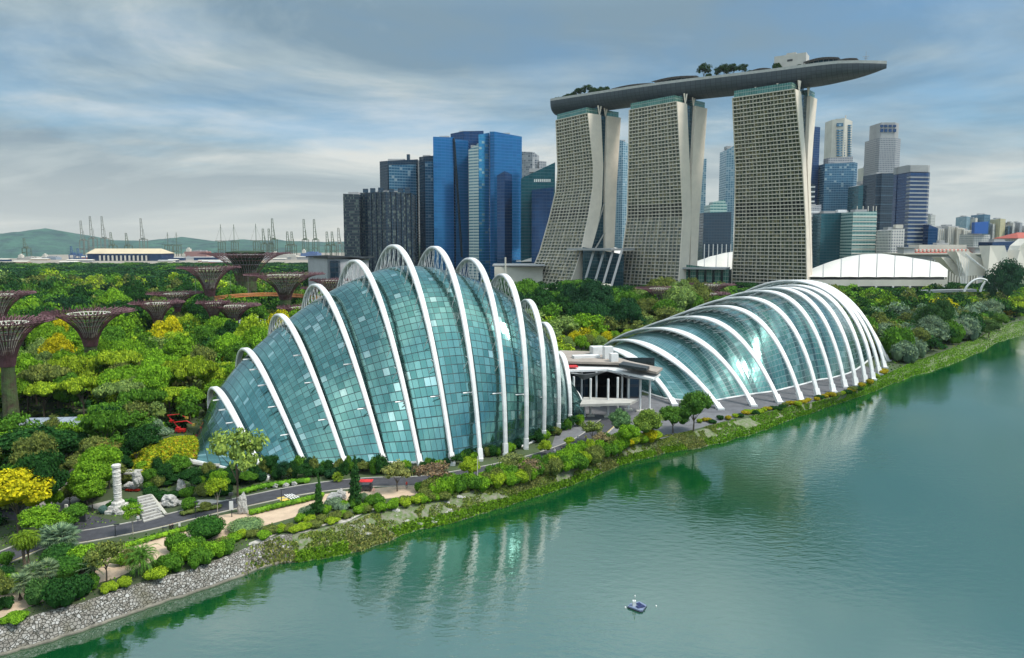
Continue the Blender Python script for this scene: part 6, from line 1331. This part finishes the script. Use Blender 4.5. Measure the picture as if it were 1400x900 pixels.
w = MB(); cc = [G(u, v, 0)+Vector((0, 0, .6)) for u, v in [(250, 600), (248, 615), (254, 629), (266, 637), (285, 640), (300, 640)]]; w.tube(cc, .45, 6); tag(w.build('curved_kerb_wall', CONC), 'curved concrete rim between the yellow mound and the dome glass', 'low wall')

# ---- rocks
def rock(u, v, wpx, hpx, label, seed, tall=False, zb=0, group=None):
    p = G(u, v, zb); s = p.y/933; bmr = bmesh.new(); bmesh.ops.create_icosphere(bmr, subdivisions=4, radius=1)
    for vv in bmr.verts:
        c = vv.co; q = 1+.42*mnoise.noise(c*1.3+Vector((seed*3.1, 0, 0)))+.22*mnoise.noise(c*3.1+Vector((0, seed*1.7, 0)))+.10*mnoise.noise(c*7+Vector((seed, 0, 1))); vv.co = c*q
        vv.co.x *= wpx/2*s; vv.co.y *= wpx/2*s*.7; vv.co.z = (vv.co.z+.75)*hpx/1.75*s
    me = bpy.data.meshes.new('rock'); bmr.to_mesh(me); bmr.free(); me.materials.append(STONE); o = bpy.data.objects.new('rock', me); COL.objects.link(o); o.location = p
    return tag(o, label, 'rock', group)
rock(332, 702, 14, 28, 'tall pale standing rock on the round green mound', 1)
rock(233, 692, 22, 16, 'wide white pitted boulder right of the stone steps', 2)
rock(248, 672, 12, 18, 'upright pale rock half hidden in the shrubs behind the boulder', 3)
rock(188, 662, 14, 18, 'tall twisted grey rock on a ledge right of the carved column', 4, zb=1.5)
rock(178, 668, 18, 9, 'broad grey ledge rock below the twisted rock', 5)
rock(457, 688, 22, 13, 'long pale slab rock leaning by the taller conifer', 6); rock(466, 684, 14, 16, 'pointed pale rock touching the trunk side of the taller conifer', 16)
for k, (u, v) in enumerate([(353, 670), (362, 668), (376, 667), (391, 666), (340, 673), (402, 664)]): rock(u, v, 8, 6, 'small pale rock in the bed below the dome glass', 20+k, group='small rocks below the dome glass')
rock(195, 697, 9, 9, 'squat grey plinth stone under the ball cactus', 9); rock(217, 703, 7, 8, 'small stone at the lower end of the steps', 10); rock(159, 703, 10, 8, 'dark low stone at the foot of the carved column', 11)
for k in range(26):
    u = 395+rg.random()*260; a = rg.random(); p0 = G(u, fv(SHORE, u), WZ).lerp(G(u, fv(TOPE, u), 0), .1+.8*a); rr = rock(u, 700, rg.uniform(5, 12), rg.uniform(2, 4), 'pale bare stone showing through the grass of the lake bank', 40+k, group='stones in the grassy bank'); rr.location = p0
# ---- carved column
COLST = mat('white_carved_stone', (.70, .67, .62), .85, noise=.35, nscale=2.2, bump=.9, bscale=.25)
r = empty('carved_column', G(162, 699), 0, 'tall white carved stone column on a stepped pedestal', 'monument'); p = G(162, 699); w = MB(); w.box(p+Vector((0, 0, .3)), (3.4, 3.4, .6)); w.box(p+Vector((0, 0, .95)), (2.6, 2.6, .7)); w.lathe(p, [(1.15, 1.3), (1.15, 1.9), (.95, 2.1)], 16); w.build('pedestal', COLST, r)
w = MB(); rg2 = random.Random(3); pr = []
for k in range(40): pr.append((.66+.07*rg2.random()+(.06 if k % 5 == 0 else 0), 2.1+k*.165))
w.lathe(p, pr, 16, jit=.10, seed=2); w.build('carved_shaft', COLST, r); w = MB(); w.lathe(p, [(.7, 8.6), (.82, 8.8), (.82, 9.2), (.7, 9.3)], 16); w.build('cap', COLST, r); place(r)
# ---- steps
r = empty('stone_steps', G(205, 712), 0, 'flight of stone steps with a white side wall beside the road', 'steps')
a, b_ = G(196, 714), G(224, 706); c, d = G(188, 694), G(205, 690); 
for k in range(9):
    q = k/9; l = a.lerp(c, q); m_2 = b_.lerp(d, q); w = MB(); wv = (m_2-l); w.box((l+m_2)/2+Vector((0, 0, .11+k*.2/1.5)), (wv.length, .55, .22+k*.27), math.atan2(wv.y, wv.x)); w.build('step', STONE if k % 2 else CONC, r)
w = MB(); w.tube([b_+Vector((.4, 0, .5)), d+Vector((.4, 0, 1.9))], .28, 4); w.build('side_wall', CREAM, r); place(r)
# ---- posts, lamps, banner
def lamp(u, v, hpx, label, group=None):
    p = G(u, v); H = hpx*p.y/933; r = empty('lamp_post', p, 0, label, 'street lamp', group); w = MB(); w.tube([p, p+Vector((0, 0, H))], [.10, .06], 6); w.lathe(p, [(.2, 0), (.2, .3), (.1, .35)], 8); w.build('post', DARK, r); w = MB(); w.box(p+Vector((.3, 0, H)), (.9, .3, .12)); w.build('lamp_head', DARK, r); place(r)
for u, v, h, lb in [(268, 709, 24, 'slim black lamp post on the road edge left of the banner post'), (158, 734, 18, 'slim black lamp post in front of the carved column'), (385, 690, 22, 'slim black lamp post beside the yellow crossing hatch'), (223, 729, 8, 'short black post left of the two dark bollards')]: lamp(u, v, h, lb)
p = G(317, 707); r = empty('banner_post', p, 0, 'black post with a tall white banner and camera box beside the small bright tree', 'sign'); w = MB(); w.tube([p, p+Vector((0, 0, 4.6))], .09, 6); w.build('post', DARK, r); w = MB(); w.box(p+Vector((0, -.12, 2.3)), (.75, .06, 1.7)); w.build('banner', WHITE, r); w = MB(); w.box(p+Vector((0, 0, 4.5)), (.7, .5, .5)); w.box(p+Vector((-.6, 0, 3.7)), (.9, .12, .5)); w.build('camera_box', DARK, r); place(r)
p = G(246, 729); r = empty('sign', p, 0, 'small white notice on a thin post by the sandy path', 'sign'); w = MB(); w.tube([p, p+Vector((0, 0, 1.9))], .05, 5); w.build('post', DARK, r); w = MB(); w.box(p+Vector((0, -.06, 1.6)), (.36, .05, .6)); w.build('notice_board', WHITE, r); place(r)
p = G(104, 714); r = empty('gate', p, 0, 'black gate wall with a small teal banner in the trees left of the column', 'gate'); w = MB(); w.box(p+Vector((0, 0, 1.5)), (3.6, .3, 3)); w.build('panel', DARK, r); w = MB(); w.box(p+Vector((0, -.2, 1.3)), (.95, .05, 1.5)); w.build('banner', mat('teal_banner', (.05, .30, .34), .6), r); w = MB(); w.box(p+Vector((-1.5, -.25, 2.8)), (.5, .3, 1.4)); w.build('gate_lamp', CREAM, r); place(r)
p = G(653, 668); w = MB(); w.tube([p, p+Vector((0, 0, 7))], .07, 6); tag(w.build('flag_pole', CREAM), 'thin pale pole standing in the thicket below the tall dome', 'pole')
# ---- hut with red planting beside the ledge rock
p = G(180, 660); r = empty('garden_hut', p, 0, 'small open hut roof among the rocks above the red flower bed', 'shelter'); w = MB(); w.box(p+Vector((0, 0, 2.4)), (3.6, 2.6, .3)); w.build('roof', CONC, r)
for k in (-1.5, 0, 1.5): w = MB(); w.tube([p+Vector((k, -1, 0)), p+Vector((k, -1, 2.3))], .12, 5); w.build('post', BARK, r)
place(r)
for k in range(5): T('bush', 174+k*4, 672, 7, 3.5, (.30, .03, .02), 'dark red flowering shrub in the bed below the garden hut', 'shrub', 'dark red shrubs below the garden hut')
for k in range(3): T('bush', 201+k*5, 697-k, 8, 5, (.50, .12, .02), 'orange-red flowering shrub beside the stone steps', 'shrub', 'orange-red shrubs beside the steps')
# ---- grey solar roof
r = empty('solar_roof', G(60, 590), 0, 'long low roof of grey glass panels across the left garden', 'canopy roof'); p0, p1 = G(-40, 588, 6.0), G(156, 583, 6.0)
SOLAR = mat('solar_glass', (.42, .46, .50), .15, metal=.5, noise=.25, nscale=.4)
for k in range(15):
    a = p0.lerp(p1, k/15); b_ = p0.lerp(p1, (k+.96)/15); w = MB(); wid = 6.5 if k < 12 else 6.5-(k-11)*1.2; w.add([a, b_, b_+Vector((0, wid, 1.1)), a+Vector((0, wid, 1.1)), a+Vector((0, 0, -.15)), b_+Vector((0, 0, -.15))], [(0, 1, 2, 3), (4, 5, 1, 0)]); w.build('panel', SOLAR, r)
w = MB(); w.tube([p0+Vector((0, -.1, -.25)), p1+Vector((0, -.1, -.25))], .2, 4); w.build('beam', DARK, r)
for k in range(6): a = p0.lerp(p1, k/5.5); w = MB(); w.tube([Vector((a.x, a.y+2, 0)), a+Vector((0, 2, 0))], .18, 6); w.build('post', DARK, r)
place(r)
# ---- red lifting machines
for u, v, lb in [(247, 592, 'red articulated lifting machine parked left of the dome, nearer one'), (238, 582, 'red lifting boom standing behind the nearer red machine')]:
    p = G(u, v); r = empty('lifting_machine', p, 0, lb, 'machine'); r_s = .62; w = MB(); w.box(p+Vector((0, 0, 1.2)), (4, 2.2, 1.3)); w.box(p+Vector((-1, 0, 2.1)), (1.6, 1.8, 1.0)); w.build('chassis', RED, r)
    for sx in (-1.3, 1.3):
        for sy in (-1, 1): w = MB(); w.tube([p+Vector((sx, sy*.9, .5)), p+Vector((sx, sy*1.25, .5))], .5, 12); w.build('wheel', DARK, r)
    w = MB(); w.tube([p+Vector((-1, 0, 2.5)), p+Vector((-2.8, 0, 4.8)), p+Vector((3.0, 0, 5.4)), p+Vector((5.6, 0, 3.8))], .28, 5); w.build('boom', RED, r); w = MB(); w.box(p+Vector((5.9, 0, 3.6)), (1.2, 1, 1)); w.build('basket', YLINE, r); place(r); r.scale = (r_s,)*3
# ---- white railings and ramp at the left tower
p = G(22, 522); r = empty('entrance_ramp', p, 0, 'white stepped ramp with railings at the foot of the left-edge tree-shaped tower', 'ramp')
for k in range(8): w = MB(); w.box(p+Vector((0, k*.9-3, .3+k*.3)), (6-k*.3, .8, .35)); w.build('step', WHITE, r)
for sx in (-3, -1, 1, 3): w = MB(); w.tube([p+Vector((sx, -3.5, .2)), p+Vector((sx*.8, 4, 3.2))], .12, 4); w.build('railing', WHITE, r)
w = MB(); w.tube([p+Vector((-.5, 0, 0)), p+Vector((-.5, 0, 9))], .12, 5); w.build('flag_pole', WHITE, r); w = MB(); w.box(p+Vector((5, 8, 4.2)), (14, 3, .6)); w.build('roof_slab', WHITE, r); place(r)
p = G(124, 489); w = MB(); w.lathe(p, [(1.6, 0), (.9, 1.4), (.35, 2.6), (.12, 5)], 8); tag(w.build('tent', WHITE), 'small white pointed tent at the foot of the lone tree-shaped tower', 'tent')
# ---- red buggy, people, bollards
p = G(501, 671); r = empty('buggy', p, 0, 'small black park buggy with a red canopy at the foot of the dome', 'vehicle'); w = MB(); w.box(p+Vector((0, 0, .75)), (2.4, 1.3, .6)); w.box(p+Vector((.9, 0, 1.2)), (.5, 1.3, .5)); w.build('body', DARK, r); w = MB(); w.box(p+Vector((0, 0, 2.15)), (2.7, 1.6, .12)); w.lathe(p+Vector((0, 0, 2.2)), [(.9, 0), (.01, .3)], 8); w.build('canopy', RED, r)
for sx in (-1.1, 1.1):
    for sy in (-.65, .65): w = MB(); w.tube([p+Vector((sx, sy, 1)), p+Vector((sx, sy, 2.1))], .05, 4); w.build('canopy_post', DARK, r)
    for sy in (-.6, .6): w = MB(); w.tube([p+Vector((sx*.75, sy-.1, .35)), p+Vector((sx*.75, sy+.1, .35))], .34, 12); w.build('wheel', BLACKG, r)
place(r)
SKIN = mat('skin', (.35, .20, .13), .6)
def person(u, v, shirt, legs, label, z=0, face=0.0):
    p = G(u, v, z)
    me = bpy.data.meshes.new('person'); V_ = [(0, 0, .95), (0, 0, 1.2), (0, 0, 1.42), (0, 0, 1.52), (0, 0, 1.66), (-.10, 0, .90), (-.13, .10, .50), (-.13, .02, .06), (-.13, -.12, .04), (.10, 0, .90), (.13, -.12, .50), (.13, .05, .06), (.13, -.08, .04), (-.20, 0, 1.40), (-.27, .04, 1.12), (-.27, -.10, .88), (-.28, -.16, .80), (.20, 0, 1.40), (.27, .04, 1.12), (.27, -.10, .88), (.28, -.16, .80)]
    E_ = [(0, 1), (1, 2), (2, 3), (3, 4), (0, 5), (5, 6), (6, 7), (7, 8), (0, 9), (9, 10), (10, 11), (11, 12), (2, 13), (13, 14), (14, 15), (15, 16), (2, 17), (17, 18), (18, 19), (19, 20)]
    rad = [.15, .14, .15, .06, .105, .095, .065, .045, .04, .095, .065, .045, .04, .065, .048, .035, .03, .065, .048, .035, .03]
    me.from_pydata(V_, E_, []); o = bpy.data.objects.new('person', me); COL.objects.link(o); o.location = p; o.rotation_euler = (0, 0, face)
    sk = o.modifiers.new('skin', 'SKIN'); sv_ = me.skin_vertices[0].data
    for i, q in enumerate(rad): sv_[i].radius = (q, q*.8)
    sv_[0].use_root = True
    o.modifiers.new('sub', 'SUBSURF').levels = 1
    m = bpy.data.materials.new('clothed_figure'); m.use_nodes = True; t = m.node_tree; b = t.nodes['Principled BSDF']; tcn = t.nodes.new('ShaderNodeTexCoord'); sx = t.nodes.new('ShaderNodeSeparateXYZ'); t.links.new(tcn.outputs['Object'], sx.inputs[0])
    c = mixc(t, mathn('GREATER_THAN', sx.outputs[2], .93, t), legs, shirt); c = mixc(t, mathn('GREATER_THAN', sx.outputs[2], 1.47, t), c, (.35, .20, .13)); c = mixc(t, mathn('GREATER_THAN', sx.outputs[2], 1.68, t), c, (.02, .015, .01)); t.links.new(c, b.inputs['Base Color']); me.materials.append(m)
    return tag(o, label, 'person')
person(511, 677, (.60, .35, .30), (.45, .3, .25), 'person in pink clothes walking beside the red-canopied buggy', face=.4)
person(556, 668, (.60, .06, .04), (.08, .08, .1), 'person in a red top standing behind the sparse young tree', face=1.2)
person(233, 729, (.02, .02, .02), (.02, .02, .02), 'person in black standing by the hedge, left one of two', face=0); person(236, 728, (.02, .02, .025), (.015, .015, .02), 'person in black standing by the hedge, right one of two', face=1)
person(768, 620, (.02, .02, .02), (.02, .02, .03), 'person in black walking on the road near the last arches', face=2); person(801, 603, (.65, .6, .05), (.05, .05, .08), 'person in a yellow vest on the road before the pavilion', face=0); person(758, 622, (.7, .7, .7), (.2, .2, .25), 'person in white walking on the road near the last arches', face=2.4); person(189, 716, (.7, .7, .7), (.1, .1, .12), 'person in white at the bottom of the stone steps', face=.3)
person(790, 604, (.6, .6, .62), (.2, .2, .2), 'person in grey on the road left of the yellow vest', face=.3)
# ---- moored raft and floats
p = G(871, 831, WZ); r = empty('raft', p, 0, 'small dark floating platform with solar panels and a white instrument box', 'raft')
Wd = 2.7; w = MB(); hexp = [(-1.45, -.05), (-.9, -.45), (.15, -1.25), (.55, -1.25), (1.45, .2), (.6, 1.2), (-.3, .9), (-.9, .65)]
w.prism([(p.x+a, p.y+b*1.05) for a, b in hexp], WZ-.1, WZ+.32); w.build('float_deck', mat('raft_grey', (.16, .20, .30), .6), r)
w = MB(); w.prism([(p.x+a*1.05, p.y+b*1.10) for a, b in hexp], WZ-.12, WZ+.12); w.build('rubber_fender', BLACKG, r)
for (x, y) in ((.35, .35), (.75, -.25), (.15, -.45)): w = MB(); w.box(p+Vector((x, y, .42)), (.62, .62, .06), .5); w.build('solar_panel', mat('panel_navy', (.01, .015, .08), .2), r)
w = MB(); w.box(p+Vector((-.45, .0, .72)), (.5, .45, .8)); w.build('instrument_box', WHITE, r); w = MB(); w.tube([p+Vector((-.4, 0, 1.1)), p+Vector((-.35, 0, 1.9))], .035, 5); w.build('mast', GREYM, r); w = MB(); w.lathe(p+Vector((-.35, 0, 1.6)), [(.07, 0), (.10, .2), (.10, .32), (.02, .42)], 8); w.build('beacon', WHITE, r); place(r)
for u, v, lb in [(855, 831, 'tiny white float in the water left of the raft'), (897, 829, 'tiny white float in the water right of the raft')]:
    p = G(u, v, WZ); w = MB(); w.lathe(p, [(.02, -.1), (.13, 0), (.10, .14), (.02, .18)], 8); tag(w.build('buoy', WHITE), lb, 'buoy')

# ================================================================== AIR
hzm = bpy.data.materials.new('haze_air'); hzm.use_nodes = True; t = hzm.node_tree; t.nodes.clear(); o_ = t.nodes.new('ShaderNodeOutputMaterial'); pv = t.nodes.new('ShaderNodeVolumePrincipled'); pv.inputs['Color'].default_value = (.80, .90, 1.0, 1); pv.inputs['Density'].default_value = .000035; pv.inputs['Anisotropy'].default_value = .3; t.links.new(pv.outputs[0], o_.inputs['Volume'])
w = MB(); w.box((0, 2900, 170), (13000, 6200, 350)); tag(w.build('haze', hzm), 'thin bluish haze over the harbour and far city', 'haze', kind='stuff')
SC.cycles.volume_bounces = 0
